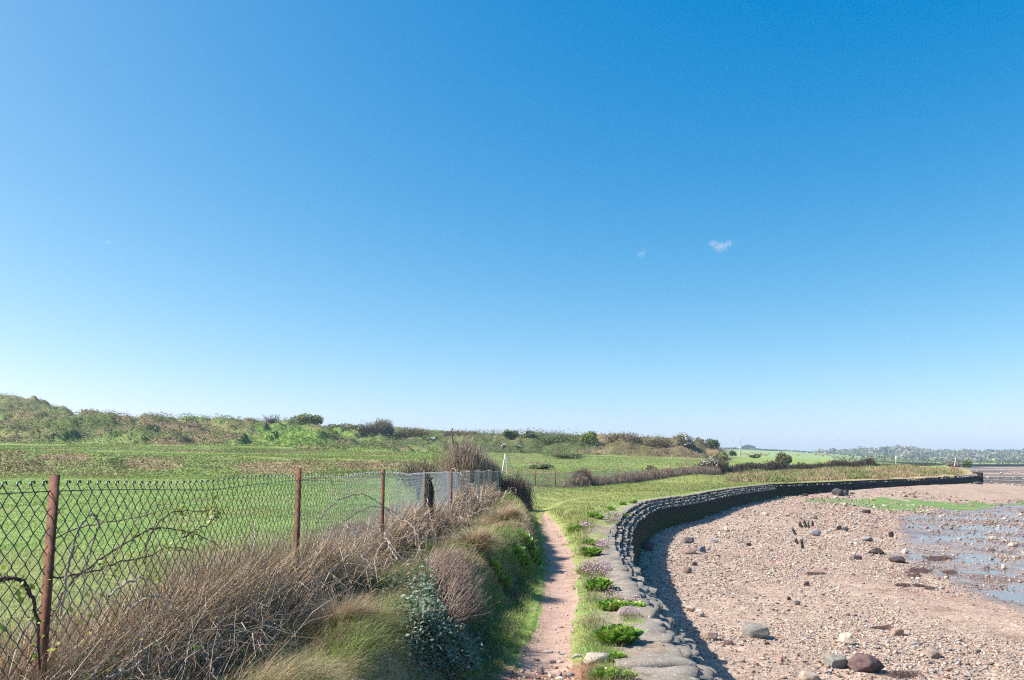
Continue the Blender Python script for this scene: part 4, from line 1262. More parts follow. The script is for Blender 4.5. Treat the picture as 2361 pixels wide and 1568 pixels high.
# ------------------------------------------------------------------ shrubs and trees
def bush(name, label, cat, cen, rad, leaf=None, twig=None, trunk=None, lobes=7, seed=1, flowers=None, ground=None, shell=.55, spread=(.18, .35), lsz=(.34, .6)):
    """cen = crown centre, rad = (rx, ry, rz); leaf=(n,size,colA,colB); twig=(n,len,r,colA,colB)"""
    rg = np.random.default_rng(seed)
    cen = np.asarray(cen, float); rad = np.asarray(rad, float)
    g0 = cen[2] - rad[2] if ground is None else ground
    root = thing(name, label, cat, (cen[0], cen[1], g0))
    lc = rg.normal(size=(lobes, 3)); lc /= np.linalg.norm(lc, axis=1, keepdims=True)
    lc = lc * rg.uniform(.25, .62, (lobes, 1)); lc[:, 2] = lc[:, 2] * .8
    lr = rg.uniform(*lsz, lobes)
    ex = (np.abs(lc) + lr[:, None] * 1.02).max(0)
    up_ = (lc[:, 2] + lr * 1.02).max()
    rad = rad / np.array([ex[0], ex[1], up_])

    def pts(n):
        k = rg.integers(0, lobes, n)
        d = rg.normal(size=(n, 3)); d /= np.linalg.norm(d, axis=1, keepdims=True)
        q = lc[k] + d * lr[k][:, None] * (shell + (1 - shell) * rg.random((n, 1))) * rg.choice([1, 1, 1, 1.18], (n, 1))
        q = cen + q * rad
        return q[q[:, 2] > g0 - .1]
    if twig:
        n, ln, r, ca, cb = twig
        e = pts(n); n = len(e)
        b = np.c_[cen[0] + rg.normal(0, spread[0], n) * rad[0] + (e[:, 0] - cen[0]) * spread[1], cen[1] + rg.normal(0, .18, n) * rad[1], g0 + (e[:, 2] - g0) * rg.uniform(.0, .45, n)]
        st = e + (b - e) / (np.linalg.norm(b - e, axis=1, keepdims=True) + 1e-6) * np.minimum(np.linalg.norm(b - e, axis=1, keepdims=True), ln)
        t = np.linspace(0, 1, 4)[None, :, None]
        P = st[:, None] * (1 - t) + e[:, None] * t + rg.normal(0, .045, (n, 4, 3)) * ln * np.array([0.3, 1, 1, .6])[None, :, None]
        v, f = tubes(P, r * rg.uniform(.6, 1.3, (n, 1)) * np.array([1.2, 1, .8, .45])[None], 3)
        mesh_np('twigs', v, f, M_STEM, parent=root, col=rep(mix(ca + np.zeros((n, 3)), cb, rg.random(n)), 12))
    if trunk:
        nt_, r, colr = trunk
        Ps = []
        for i in range(nt_):
            a = rg.uniform(0, 6.28); e = cen + np.array([math.cos(a) * rad[0] * .6, math.sin(a) * rad[1] * .6, rad[2] * rg.uniform(.1, .6)])
            s0 = np.array([cen[0] + rg.normal(0, .04) * rad[0], cen[1], g0 - .1]); m_ = s0 * .45 + e * .55; m_[:2] = s0[:2] * .7 + e[:2] * .3
            Ps.append(smooth_line([s0, m_, e], 4))
        P = np.array(Ps)
        v, f = tubes(P, np.linspace(1, .25, P.shape[1])[None] * r * np.ones((nt_, 1)), 5)
        mesh_np('trunk', v, f, M_STEM, parent=root, col=np.tile(colr, (len(v), 1)))
    if leaf:
        n, sz, ca, cb = leaf
        e = pts(n); n = len(e)
        v, f = cards(e, sz * rg.uniform(.6, 1.4, n), rg, .7)
        kk = np.clip(.5 + .5 * rg.normal(0, .6, n) + .6 * (vn(e[:, 0] / rad[0] * 3, e[:, 2] / rad[2] * 3, seed) - .5), 0, 1)
        mesh_np('crown', v, f, M_LEAF, parent=root, col=rep(mix(ca + np.zeros((n, 3)), cb, kk), 4))
    if flowers:
        n, sz, colr, zmin, xside = flowers
        e = pts(n * 4); q = (e - cen) / rad
        e = e[(q[:, 2] > zmin) & (q[:, 0] * xside > -.15)][:n]
        if len(e):
            v, f = cards(e + [0, -.02, .0], sz * rg.uniform(.6, 1.4, len(e)), rg, .9)
            mesh_np('blossom', v, f, M_LEAF, parent=root, col=np.tile(colr, (len(v), 1)))
    return root


def px_bush(name, label, cat, px, py, rx, ry, Y, depth=1.0, sink=1.0, **kw):
    """crown given by its place and size in the photograph at distance Y"""
    s = Y / F_PX
    if Y > 100 and kw.get('twig'):
        a_ = kw['twig']; kw['twig'] = (*a_[:3], a_[3] * 1.4, a_[4] * 1.4)
    c = at_y(px, py, Y)
    ry = ry * 1.15; rx = rx * 1.06
    g0 = float(land_h(np.array([c[0]]), np.array([c[1]]))[0])
    kw.setdefault('ground', g0 - .1)
    return bush(name, label, cat, c, (rx * s, max(rx, ry) * s * depth, ry * s), **kw)


TW, TWB, TWP = C(.24, .18, .145), C(.12, .09, .07), C(.34, .28, .22)
LG, MG, YG = C(.085, .125, .038), C(.15, .21, .06), C(.25, .32, .07)
WH = C(.72, .71, .68)
# the bare hawthorn at the fence end: main crown, lower right skirt, dead stub
haw = bush('hawthorn_bush', 'large bare grey brown hawthorn bush at the end of the near fence', 'bush', at_y(1086, 1086, 26.8), (1.25, 1.0, 1.25),
           twig=(13000, .8, .0075, C(.50, .40, .31), C(.24, .185, .14)), trunk=(9, .035, C(.16, .12, .1)), lobes=16, seed=5, ground=.1, spread=(.25, .7), lsz=(.5, .8),
           leaf=(420, .05, C(.30, .24, .05), C(.36, .26, .06)), flowers=(110, .055, WH * .9, -.4, -1), shell=.25)
stub = tubes(smooth_line(np.array([at_y(1046, 1030, 26.6), at_y(1043, 1012, 26.6), at_y(1041, 996, 26.6), at_y(1044, 987, 26.6)]), 4)[None], np.full((1, 13), .035) * np.linspace(1, .6, 13), 6)
mesh_np('dead_stub', *stub, mat=M_STEM, parent=haw, col=np.tile(C(.18, .15, .13), (len(stub[0]), 1)))
bush('hawthorn_bush', 'low dark twiggy skirt of scrub to the right of the large hawthorn', 'bush', at_y(1176, 1142, 27.0), (.92, .75, .85),
     twig=(8000, .5, .007, C(.27, .195, .155), C(.125, .09, .07)), trunk=(6, .02, TWB), lobes=12, seed=6, ground=-.1, shell=.2, spread=(.3, .75), lsz=(.5, .8))
bush('hawthorn_bush', 'brown leafless scrub filling in between hawthorn and fence panels', 'bush', at_y(1122, 1098, 27.4), (.72, .7, .75),
     twig=(6000, .55, .007, C(.36, .28, .22), C(.17, .125, .095)), trunk=(5, .02, TWB), lobes=10, seed=8, ground=.0, shell=.2, spread=(.3, .75), lsz=(.5, .8))
bush('hawthorn_bush', 'brown leafless scrub hugging the last bays of the near fence', 'bush', at_y(1062, 1150, 17.6), (.34, .9, .42),
     twig=(2600, .45, .005, C(.30, .22, .17), C(.13, .09, .07)), trunk=(4, .015, TWB), lobes=10, seed=9, ground=.3, shell=.2, spread=(.3, .75), lsz=(.5, .8))
# small dead branching shrub behind the fence
bush('dead_shrub', 'sparse dead branching shrub with lichen left of the large hawthorn', 'shrub', at_y(965, 1072, 22), (.85, .6, .36), twig=(230, .5, .008, C(.24, .2, .14), C(.14, .11, .085)), trunk=(9, .018, C(.13, .10, .08)), lobes=6, seed=12, ground=.65,
     leaf=(160, .05, C(.26, .24, .08), C(.2, .2, .08)))
# ivy grown over the fourth post
bush('ivy_clump', 'dark ivy and dead stems wrapped round the fourth fence post', 'ivy', at_y(986, 1130, 11.9), (.10, .12, .30), leaf=(420, .035, C(.05, .055, .03), C(.10, .09, .05)), twig=(420, .35, .004, TWB, TW), lobes=5, seed=13, ground=.62)
# bushes along the second fence
px_bush('bare_bush', 'dark brown bare rounded bush in front of the middle fence', 'bush', 1342, 1108, 25, 30, 52, twig=(6500, .9, .012, C(.24, .165, .13), C(.10, .07, .055)), trunk=(6, .03, TWB), seed=15, lobes=12, shell=.2, spread=(.3, .75), lsz=(.5, .8))
px_bush('green_bush', 'olive green leafy bush growing over the middle fence', 'bush', 1503, 1094, 22, 19, 68, leaf=(1500, .22, OLIVE * 1.3, MG), twig=(900, .9, .012, TW, TWB), seed=16)
px_bush('bare_bush', 'brown bare thicket with white blossom where the middle fence meets the hedge', 'bush', 1640, 1078, 36, 26, 93, twig=(4200, 1.3, .018, C(.25, .19, .14), C(.11, .085, .065)), leaf=(700, .25, OLIVE * 1.3, MG), flowers=(170, .28, WH, .15, -1), seed=17, lobes=9)
px_bush('green_bush', 'tall dark green ivy bush at the left end of the dark hedge', 'bush', 1662, 1076, 15, 30, 96, leaf=(1700, .26, LG, MG), twig=(500, 1.2, .016, TW, TWB), trunk=(3, .06, TWB), seed=18)
px_bush('green_bush', 'low yellow green bramble mound beside the middle fence under blossom', 'bush', 1580, 1087, 38, 9, 88, leaf=(1500, .22, OLIVE * 1.4, YG * .8), flowers=(60, .26, WH, .2, 1), seed=19)
px_bush('round_bush', 'round olive bush standing alone behind the dark hedge', 'bush', 1807, 1060, 18, 16, 128, leaf=(2600, .30, C(.14, .14, .05), C(.22, .22, .08)), twig=(500, 1.4, .02, TW, TWB), trunk=(4, .08, TWB), seed=20)
px_bush('gorse_bush', 'gorse bush with dull yellow flowers on the hedge beside the rusty post', 'bush', 1928, 1070, 13, 8, 118, leaf=(1600, .25, OLIVE, MG), flowers=(240, .28, C(.5, .36, .06), -.3, 1), twig=(500, 1.0, .018, TW, TWB), seed=22)
# ridge shrubs on the left skyline
bush('bare_tree', 'fan shaped leafless tree on the left skyline', 'tree', at_y(625, 966, 146), (2.9, 2, 1.5), twig=(150, 2.2, .026, C(.2, .17, .15), C(.14, .12, .11)), trunk=(12, .06, C(.13, .11, .1)), lobes=8, seed=25, ground=float(at_y(625, 976, 146)[2]))
px_bush('green_bush', 'rounded pale green shrub beside the leafless skyline tree', 'bush', 708, 970, 38, 14, 150, leaf=(2200, .34, C(.24, .26, .12), C(.20, .25, .09)), twig=(900, 1.6, .025, TWP, TW), seed=26)
px_bush('green_bush', 'low green scrub in the dip right of the rounded skyline shrub', 'bush', 785, 986, 34, 10, 168, leaf=(1700, .36, MG, OLIVE), twig=(300, 1.4, .025, TW, TWB), seed=27)
px_bush('blossom_bush', 'small white blossom bush left of the tall skyline thicket', 'bush', 828, 987, 20, 9, 172, leaf=(500, .34, OLIVE, MG), flowers=(420, .36, C(.55, .53, .50), -.3, 1), seed=28)
px_bush('bare_thicket', 'tall grey leafless thicket on the skyline above the green slope', 'thicket', 872, 992, 46, 26, 176, twig=(5200, 3.0, .03, C(.21, .18, .14), C(.13, .11, .085)), leaf=(700, .36, OLIVE * 1.3, MG), trunk=(8, .1, TWB), seed=29, lobes=10)
px_bush('bare_thicket', 'olive brown leafless thicket sloping down right of the tall skyline thicket', 'thicket', 952, 1005, 52, 20, 178, twig=(4800, 2.6, .03, C(.22, .17, .11), C(.12, .10, .07)), leaf=(900, .36, OLIVE * 1.2, DARKG * 1.6), seed=30, lobes=10)
px_bush('green_bush', 'bright green shrub behind a white blossom bush left of the hawthorn', 'bush', 992, 1012, 20, 10, 168, leaf=(1300, .36, MG, YG * .9), seed=31)
px_bush('blossom_bush', 'small round white blossom bush left of the hawthorn', 'bush', 995, 1013.5, 9, 5.5, 150, leaf=(150, .3, OLIVE, MG), flowers=(420, .32, WH * .95, -.9, 1), seed=32)
px_bush('bare_thicket', 'brown scrubby skyline thicket behind the hawthorn top', 'thicket', 1050, 1006, 70, 14, 190, twig=(3600, 2.4, .032, C(.2, .15, .1), TWB * 1.3), leaf=(1500, .4, OLIVE, DARKG * 1.6), seed=33, lobes=12)
# scrub bank beyond the meadow
px_bush('green_bush', 'dark green rounded tree top on the scrub bank right of the marker', 'bush', 1176, 1004, 18, 11, 150, leaf=(1700, .32, LG * 1.1, MG), twig=(200, 1.2, .025, TW, TWB), seed=35)
px_bush('green_bush', 'grey green shrub clump on the scrub bank with white sprays', 'bush', 1222, 1012, 26, 18, 149, leaf=(2400, .32, C(.085, .11, .045), MG), twig=(1400, 1.8, .02, C(.26, .23, .19), TW), flowers=(120, .3, WH * .85, -.9, -1), seed=36)
px_bush('green_bush', 'broad dark bramble bush in the middle of the scrub bank', 'bush', 1290, 1022, 46, 15, 148, leaf=(4200, .32, LG * 1.1, MG), twig=(400, 1.2, .02, TW, TWB), seed=37, lobes=11)
px_bush('young_tree', 'bright yellow green young tree in fresh leaf on the scrub bank', 'tree', 1358, 1013, 21, 17, 147, leaf=(2600, .30, C(.19, .24, .045), C(.28, .32, .06)), trunk=(4, .09, TWB), seed=38)
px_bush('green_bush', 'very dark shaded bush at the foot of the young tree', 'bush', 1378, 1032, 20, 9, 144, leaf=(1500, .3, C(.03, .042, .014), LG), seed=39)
px_bush('brown_scrub', 'big brown olive scrub mound at the left of the right hand ridge', 'scrub', 1440, 1020, 50, 22, 150, leaf=(3800, .32, C(.13, .115, .05), C(.09, .085, .035)), twig=(3400, 1.6, .022, C(.2, .155, .11), TWB * 1.2), flowers=(90, .3, WH * .7, .3, 1), seed=40, lobes=12)
px_bush('brown_scrub', 'brown scrub slope between the two ridge mounds', 'scrub', 1515, 1030, 46, 18, 148, leaf=(3400, .32, C(.14, .125, .05), C(.17, .13, .07)), twig=(2600, 1.6, .022, C(.2, .155, .11), TW), seed=41, lobes=11)
px_bush('blossom_bush', 'tall white blackthorn in flower spilling down the right ridge end', 'bush', 1578, 1020, 24, 17, 146, leaf=(1100, .3, OLIVE, LG), twig=(1500, 1.5, .022, C(.24, .21, .18), TW), flowers=(420, .34, WH * .9, -.8, 1), seed=42, lobes=9)
px_bush('blossom_bush', 'white topped blackthorn behind the tall one on the ridge end', 'bush', 1612, 1017, 14, 8, 158, leaf=(500, .3, OLIVE, MG), flowers=(130, .32, WH * .85, .1, 1), seed=43)
px_bush('green_bush', 'grey green shrub leaning at the far right end of the ridge', 'bush', 1640, 1027, 20, 14, 155, leaf=(1600, .32, C(.10, .115, .06), MG), twig=(900, 1.6, .022, C(.23, .2, .16), TW), seed=44)
px_bush('blossom_bush', 'spray of white blossom low on the scrub bank right of the marker', 'bush', 1159, 1027, 8, 5, 140, leaf=(150, .3, OLIVE, MG), flowers=(110, .32, WH, -.6, 1), seed=45)
px_bush('blossom_bush', 'second spray of white blossom on the scrub bank foot', 'bush', 1195, 1030, 7, 4, 140, leaf=(150, .3, OLIVE, MG), flowers=(80, .32, WH, -.6, 1), seed=46)
px_bush('bramble_patch', 'long low bramble patch in the meadow below the scrub bank', 'scrub', 1312, 1051, 44, 5, 118, leaf=(1700, .26, LG * 1.2, OLIVE), seed=47, lobes=11)
px_bush('bramble_patch', 'low bramble patch in the meadow right of the marker', 'scrub', 1243, 1076, 32, 5, 82, leaf=(1300, .2, LG * 1.3, OLIVE * 1.1), twig=(300, .6, .012, TW, TWB), seed=48, lobes=9)
px_bush('green_bush', 'small bright tree at the edge of the hill field left of the pole', 'bush', 1690, 1046, 9, 7, 190, leaf=(500, .4, C(.06, .11, .03), MG), seed=49)
px_bush('green_bush', 'low bush below the cattle right of the pole', 'bush', 1742, 1052, 15, 4, 185, leaf=(600, .38, C(.09, .13, .05), MG), seed=50)
px_bush('bare_bush', 'grey rocky scrub at the headland behind the far wall', 'bush', 2195, 1071, 22, 6, 150, leaf=(600, .35, C(.3, .28, .25), C(.16, .15, .11)), twig=(500, 1.2, .03, C(.3, .27, .24), TW), seed=51)
px_bush('green_bush', 'dark bush at the tip of the headland', 'bush', 2230, 1071, 12, 7, 140, leaf=(600, .34, LG * 1.2, MG), twig=(500, 1.2, .03, TW, TWB), seed=52)


def strip(name, label, cat, line, rad_z, rad_y, leaf, twig, seed, base_sink=.1):
    """a hedge along a plan line"""
    rg = np.random.default_rng(seed)
    P = resample(np.asarray(line, float)[:, :2], .5)
    g0 = land_h(P[:, 0], P[:, 1])
    root = thing(name, label, cat, (P[0][0], P[0][1], float(g0[0])))

    def pts(n):
        i = rg.integers(0, len(P), n)
        a = rg.uniform(0, math.pi, n); r = (.55 + .45 * rg.random(n))
        hz = rad_z * (.55 + .9 * fbm(P[i, 0] * .45, P[i, 1] * .45, seed, 3))
        return np.c_[P[i, 0] + rg.normal(0, .25, n) + np.cos(a) * r * rad_y * .3, P[i, 1] + np.cos(a) * r * rad_y, g0[i] - base_sink + np.sin(a) * r * hz], i
    if twig:
        n, ln, r, ca, cb = twig
        e, i = pts(n)
        st = np.c_[e[:, :2] + rg.normal(0, ln * .35, (n, 2)), np.maximum(g0[i] - base_sink, e[:, 2] - ln * rg.uniform(.5, 1, n))]
        t = np.linspace(0, 1, 3)[None, :, None]
        Q = st[:, None] * (1 - t) + e[:, None] * t + rg.normal(0, .06 * ln, (n, 3, 3))
        v, f = tubes(Q, r * np.array([1.1, .9, .5])[None] * np.ones((n, 1)), 3)
        mesh_np('twigs', v, f, M_STEM, parent=root, col=rep(mix(ca + np.zeros((n, 3)), cb, rg.random(n)), 9))
    if leaf:
        n, sz, ca, cb = leaf
        e, i = pts(n)
        v, f = cards(e, sz * rg.uniform(.6, 1.4, n), rg, .7)
        mesh_np('leaves', v, f, M_LEAF, parent=root, col=rep(mix(ca + np.zeros((n, 3)), cb, rg.random(n)), 4))
    return root


hl = at_y(np.array([1672., 1700, 1760, 1830, 1900, 1950, 2010]), np.array([1090., 1088, 1087, 1087, 1085, 1082, 1080]), np.array([97., 99, 102, 105, 108, 112, 118]))
strip('hedge', 'dark leafless hedge running right from the ivy bush above the dry bank', 'hedge', hl, 1.25, .9, (2200, .24, C(.045, .05, .02), C(.09, .085, .035)), (12000, .9, .018, C(.15, .105, .085), C(.055, .04, .035)), 61)
hl = at_y(np.array([2010., 2060, 2110, 2160]), np.array([1079.5, 1078.5, 1077.5, 1076.5]), np.array([117., 126, 135, 144]))
strip('hedge', 'thin low brown hedge along the foot of the distant wire fence', 'hedge', hl, .55, .6, (900, .24, C(.06, .055, .025), C(.12, .09, .05)), (3000, .5, .02, C(.17, .12, .09), TWB), 62)
# stalks at the foot of the second fence
hl = fl2[1:19] - np.array([.25, .6])
strip('dead_stalk_hedge', 'band of brown dead stalks along the foot of the middle fence', 'undergrowth', hl[2:], .85, .55, None, (22000, .5, .011, C(.38, .28, .21), C(.18, .125, .095)), 63)
hl = fl2[0:4] + np.array([.1, -.5])
strip('dead_stalk_hedge', 'short strip of dead stalks below the first posts of the middle fence', 'undergrowth', hl, .36, .35, None, (4200, .3, .007, C(.34, .25, .19), C(.13, .09, .07)), 64)
# scrub strip along the distant field edges on the hill
hl = at_y(np.array([1648., 1690, 1725, 1760, 1790]), np.array([1036., 1035.5, 1036, 1038, 1040]), np.array([1080., 1080, 1075, 1080, 1085]))
strip('far_hedge', 'dark far hedge on the skyline beside the barn', 'hedge', hl, 2.4, 3, (1500, 1.4, C(.05, .07, .035), C(.085, .11, .05)), None, 65)
hl = at_y(np.array([1765., 1850, 1950, 2050, 2160]), np.array([1038., 1042, 1048.5, 1056, 1066.]), np.array([1085., 1090, 1090, 1085, 1080]))
strip('far_hedge', 'long dark hedge edging the hill field along its skyline', 'hedge', hl, 2.0, 3, (2600, 1.4, C(.055, .07, .035), C(.09, .11, .05)), None, 66)

# rough scrub leaves over the hill sides and the dry bank (one growth, nobody could count it)
def scrub_mask(x, y):
    z = land_h(x, y); px, py = proj(x, y, z)
    m = ((px < 1010) & (((y > 100) & (y < 250)) | ((y > 49.5) & (y < 57)) | ((y > 75) & (y < 79.5)))) | ((px >= 1010) & (px < 1670) & (y > 134) & (y < 215))
    return m


x, y = scatter(430000, -.72, .32, 49, 250, scrub_mask, rg)
z = land_h(x, y); cl = cover(x, y, z)
n4 = fbm(x * .5, y * .5, 151, 3)
lum = cl.mean(1)
woody = sst(.115, .075, lum)
x_, n_ = x, len(x)
Pc = np.c_[x, y, z + np.abs(rg.normal(0, 1, n_)).clip(0, 1.3) * (.10 + .50 * woody) * np.where(y < 90, .5, 1.0) * (1 + .3 * (y > 133) * (x / y > -.05)) * (.4 + 1.3 * fbm(x * .3, y * .3, 153, 2))]
v, f = cards(Pc, (.16 + .16 * rg.random(n_)) * np.where(y < 90, .55, 1.0), rg, .6, up=1.2)
cl = cl * 1.12 * rg.uniform(.7, 1.35, (n_, 1)); cl = mix(cl, HAY, (rg.random(n_) < .08) * .8)
tag(mesh_np('hillside_scrub', v, f, M_LEAF, col=rep(cl, 4)), 'mixed green and brown bramble scrub covering the hillsides', 'scrub', kind='stuff')


def drymask(x, y):
    z = land_h(x, y); px, py = proj(x, y, z)
    return (px > 1675) & (px < 2250) & (y > 66) & (y < 106) & inside(x + .9, y - .7, LANDPOLY) & (dist_poly(x, y, W2S) > 2.2) & (x > xpath(y) + 2 + 0 * y)


x, y = scatter(90000, .26, .6, 64, 108, drymask, rg)
z = land_h(x, y)
cl = mix(HAY * 1.6 + np.zeros((len(x), 3)), BROWN * 1.5, rg.random(len(x))); gk = fbm(x * .35, y * .35, 161, 3)
cl = mix(cl, MG * 1.1, (rg.random(len(x)) < .14 + .7 * sst(.5, .62, gk)) * .9)
grass_obj('dry_reeds', 'dry straw and bramble growth on the bank above the far wall', x, y, rg.uniform(.18, .52, len(x)) * (.5 + gk), .045, rg.uniform(.2, 1.0, len(x)), 1.5, cl, rg, 2, mat=M_STEM, cat='undergrowth', z=z)
# lane turf beyond and meadow tufts
vm2 = lambda x, y: inside(x + .6, y - .3, LANDPOLY) & (dist_poly(x, y, COAST[:len(W1S[::6]) + 8]) > .6)
x, y = scatter(120000, -.1, .36, 44, 132, vm2, rg)
z = land_h(x, y); cl = cover(x, y, z) * rg.uniform(.75, 1.3, (len(x), 1))
grass_obj('meadow_grass', 'green meadow turf and tufts beyond the middle fence', x, y, rg.uniform(.03, .08, len(x)) * (.4 + 1.5 * fbm(x * .4, y * .4, 163, 3)), .0045 * y / 5, rg.uniform(.3, 1.2, len(x)), 1.5, cl, rg, 2, z=z)
x, y = scatter(110000, -.72, -.05, 46, 104, lambda x, y: y > 0, rg)
z = land_h(x, y); cl = cover(x, y, z) * rg.uniform(.75, 1.3, (len(x), 1))
grass_obj('terrace_grass', 'rough grass on the terraces between the field and the hill', x, y, rg.uniform(.03, .08, len(x)) * (.4 + 1.3 * fbm(x * .4, y * .4, 167, 3)), .0045 * y / 5, rg.uniform(.3, 1.2, len(x)), 1.5, cl, rg, 2, z=z)
# ------------------------------------------------------------------ shingle, rocks, timbers
rg = np.random.default_rng(77)


def rock_proto(seed, npt=16, flat=.6, boxy=0.0):
    r = np.random.default_rng(seed)
    p = r.normal(size=(npt, 3)); p /= np.linalg.norm(p, axis=1, keepdims=True)
    if boxy: p = np.sign(p) * np.abs(p) ** (1 - boxy)
    p *= r.uniform(.75, 1.1, (npt, 1)); p[:, 2] *= flat; p[:, 1] *= r.uniform(.65, .9)
    bm = bmesh.new()
    for q in p: bm.verts.new(q)
    g_ = bmesh.ops.convex_hull(bm, input=bm.verts)
    bmesh.ops.delete(bm, geom=[e for e in bm.verts if not e.link_faces], context='VERTS')
    bmesh.ops.triangulate(bm, faces=bm.faces)
    bm.verts.index_update()
    V = np.array([v.co[:] for v in bm.verts]); F = np.array([[v.index for v in f.verts] for f in bm.faces])
    bm.free()
    V /= np.abs(V).max()
    return V, F


PEB = [rock_proto(s, 13, rg.uniform(.35, .65)) for s in range(14)]
PAL = np.array([[.41, .325, .25], [.50, .415, .32], [.34, .255, .19], [.33, .31, .30], [.17, .12, .11], [.36, .19, .145], [.66, .56, .47], [.24, .21, .20], [.44, .38, .33]])
PW = np.array([.24, .16, .16, .1, .08, .09, .06, .05, .06])


def stones(name, label, x, y, z, size, pal_w, rg, dark=None, sink=.25):
    Vs, Fs, Cs, off = [], [], [], 0
    k = rg.integers(0, len(PEB), len(x))
    a = rg.uniform(0, 6.283, len(x)); sx_ = size * rg.uniform(.7, 1.3, len(x)); sy_ = size * rg.uniform(.7, 1.1, len(x)); sz_ = size * rg.uniform(.6, 1.2, len(x))
    ci = rg.choice(len(PAL), len(x), p=pal_w / pal_w.sum()); col = PAL[ci] * rg.uniform(.75, 1.2, (len(x), 1))
    if dark is not None: col = mix(col, C(.10, .075, .07), dark)
    for j in range(len(PEB)):
        m = k == j; V, F = PEB[j]
        if not m.any(): continue
        v = V[None] * np.stack([sx_[m], sy_[m], sz_[m]], -1)[:, None]
        c, s = np.cos(a[m])[:, None], np.sin(a[m])[:, None]
        tx = rg.normal(0, .18, (m.sum(), 1))
        q = np.stack([v[..., 0] * c - v[..., 1] * s, v[..., 0] * s + v[..., 1] * c, v[..., 2] + tx * v[..., 0]], -1)
        q += np.stack([x[m], y[m], z[m] + sz_[m] * (.5 - sink)], -1)[:, None]
        Vs.append(q.reshape(-1, 3)); Fs.append((F[None] + len(V) * np.arange(m.sum())[:, None, None]).reshape(-1, 3) + off); off += q.shape[0] * q.shape[1]
        Cs.append(rep(col[m], len(V)))
    return tag(mesh_np(name, np.vstack(Vs), np.vstack(Fs), M_STONE, col=np.vstack(Cs), smooth=False), label, 'stones', kind='stuff')


bmask = lambda x, y: ~inside(x, y, LANDPOLY) & (dist_poly(x, y, W1S[::8]) > .42)
x, y = scatter(150000, .08, .95, 8.5, 62, bmask, rg)
z = beach_h(x, y)
wetk = sst(.12, .02, z - WATER_Z)
thin = rg.random(len(x)) < np.clip(1 - .85 * wetk * (fbm(x * .5, y * .4, 171, 3) < .53), 0, 1) * (.25 + .75 * sst(.38, .55, fbm(x * .45 - y * .2, y * .35, 173, 3)))
def sandy(x, y, z):
    """the tongue of smooth sand running down the beach"""
    a, b = proj(x, y, z)
    return np.exp(-((b - np.interp(a, [1700, 1950, 2100, 2361, 2600], [1260, 1345, 1385, 1432, 1470])) / np.interp(a, [1700, 1950, 2400], [14, 30, 42])) ** 2) * sst(1800, 1950, a)


thin &= rg.random(len(x)) > .8 * sandy(x, y, z)
x, y, z, wetk = x[thin], y[thin], z[thin], wetk[thin]
size = np.exp(rg.normal(0, .42, len(x))) * np.maximum(.017, .00095 * y)
stones('pebbles', 'small pink and cream pebbles spread over the beach', x, y, z, size, PW, rg, dark=wetk * .35)
x, y = scatter(8600, .1, .95, 9, 72, bmask, rg)
z = beach_h(x, y)
dens = fbm(x * .3, y * .25, 175, 3)
k_ = rg.random(len(x)) < (sst(.40, .60, dens) * .75 + .08 + .35 * sst(15, 11, y)) * (1 - .92 * sandy(x, y, z))
x, y, z = x[k_], y[k_], z[k_]
stones('cobbles', 'fist sized brown and grey stones lying among the pebbles', x, y, z, np.exp(rg.normal(0, .4, len(x))) * np.maximum(.032, .0016 * y), PW * np.array([.6, .6, 1, 1.3, 2.6, 1.2, .7, 1.6, 1]), rg, dark=rg.random(len(x)) * .3)
# stones and weed on the wet flats farther out
fm = lambda x, y: ~inside(x, y, LANDPOLY) & (dist_poly(x, y, W2S) > 1.0)
x, y = scatter(15000, .3, .95, 30, 260, fm, rg)
z = beach_h(x, y)
k_ = rg.random(len(x)) < sst(.45, .6, fbm(x * .12, y * .1, 177, 4)) * .8
x, y, z = x[k_], y[k_], z[k_]
stones('cobbles', 'dark weedy stones strewn on the wet flats beyond', x, y, z, np.exp(rg.normal(0, .45, len(x))) * .0013 * y, PW * np.array([.8, .5, 1, 1.3, 2.2, 1.0, .2, 1.6, 1]), rg, dark=rg.random(len(x)) * .35)

# green weed film on the flats
gx, gy, F = polar(np.linspace(.33, .80, 420), np.exp(np.linspace(math.log(50), math.log(86), 240)))
gz = beach_h(gx, gy) + .012
ppx, ppy = proj(gx, gy, gz)
gn = fbm(gx * .35, gy * .22, 181, 4)
band = np.interp(ppx, [1850, 1960, 2060, 2200, 2300, 2360, 2500], [1153, 1157, 1163, 1166.5, 1163, 1162, 1160]); hw = np.interp(ppx, [1850, 1960, 2060, 2200, 2320, 2500], [2.5, 5.0, 11, 12, 6, 4])
ok = (np.abs(ppy - band) / hw + (gn - .5) * 3.4 < .95) & (ppx > 1855)
V = np.c_[gx, gy, np.maximum(gz, WATER_Z + .012)]
kf = ok[F].all(1)
V1, F1 = compact(V, F[kf])
nn_ = fbm(V1[:, 0] * 1.2, V1[:, 1], 183, 3)
M_WEED = vcol_mat('weed', 4.0, (.7, 1.3), .5, 30, .5, .02, spec=.5)
tag(mesh_np('green_weed', V1, F1, M_WEED, col=mix(C(.13, .21, .025) + np.zeros((len(V1), 3)), C(.20, .27, .05), nn_)), 'bright green weed film lying over the wet flats', 'seaweed', kind='stuff')
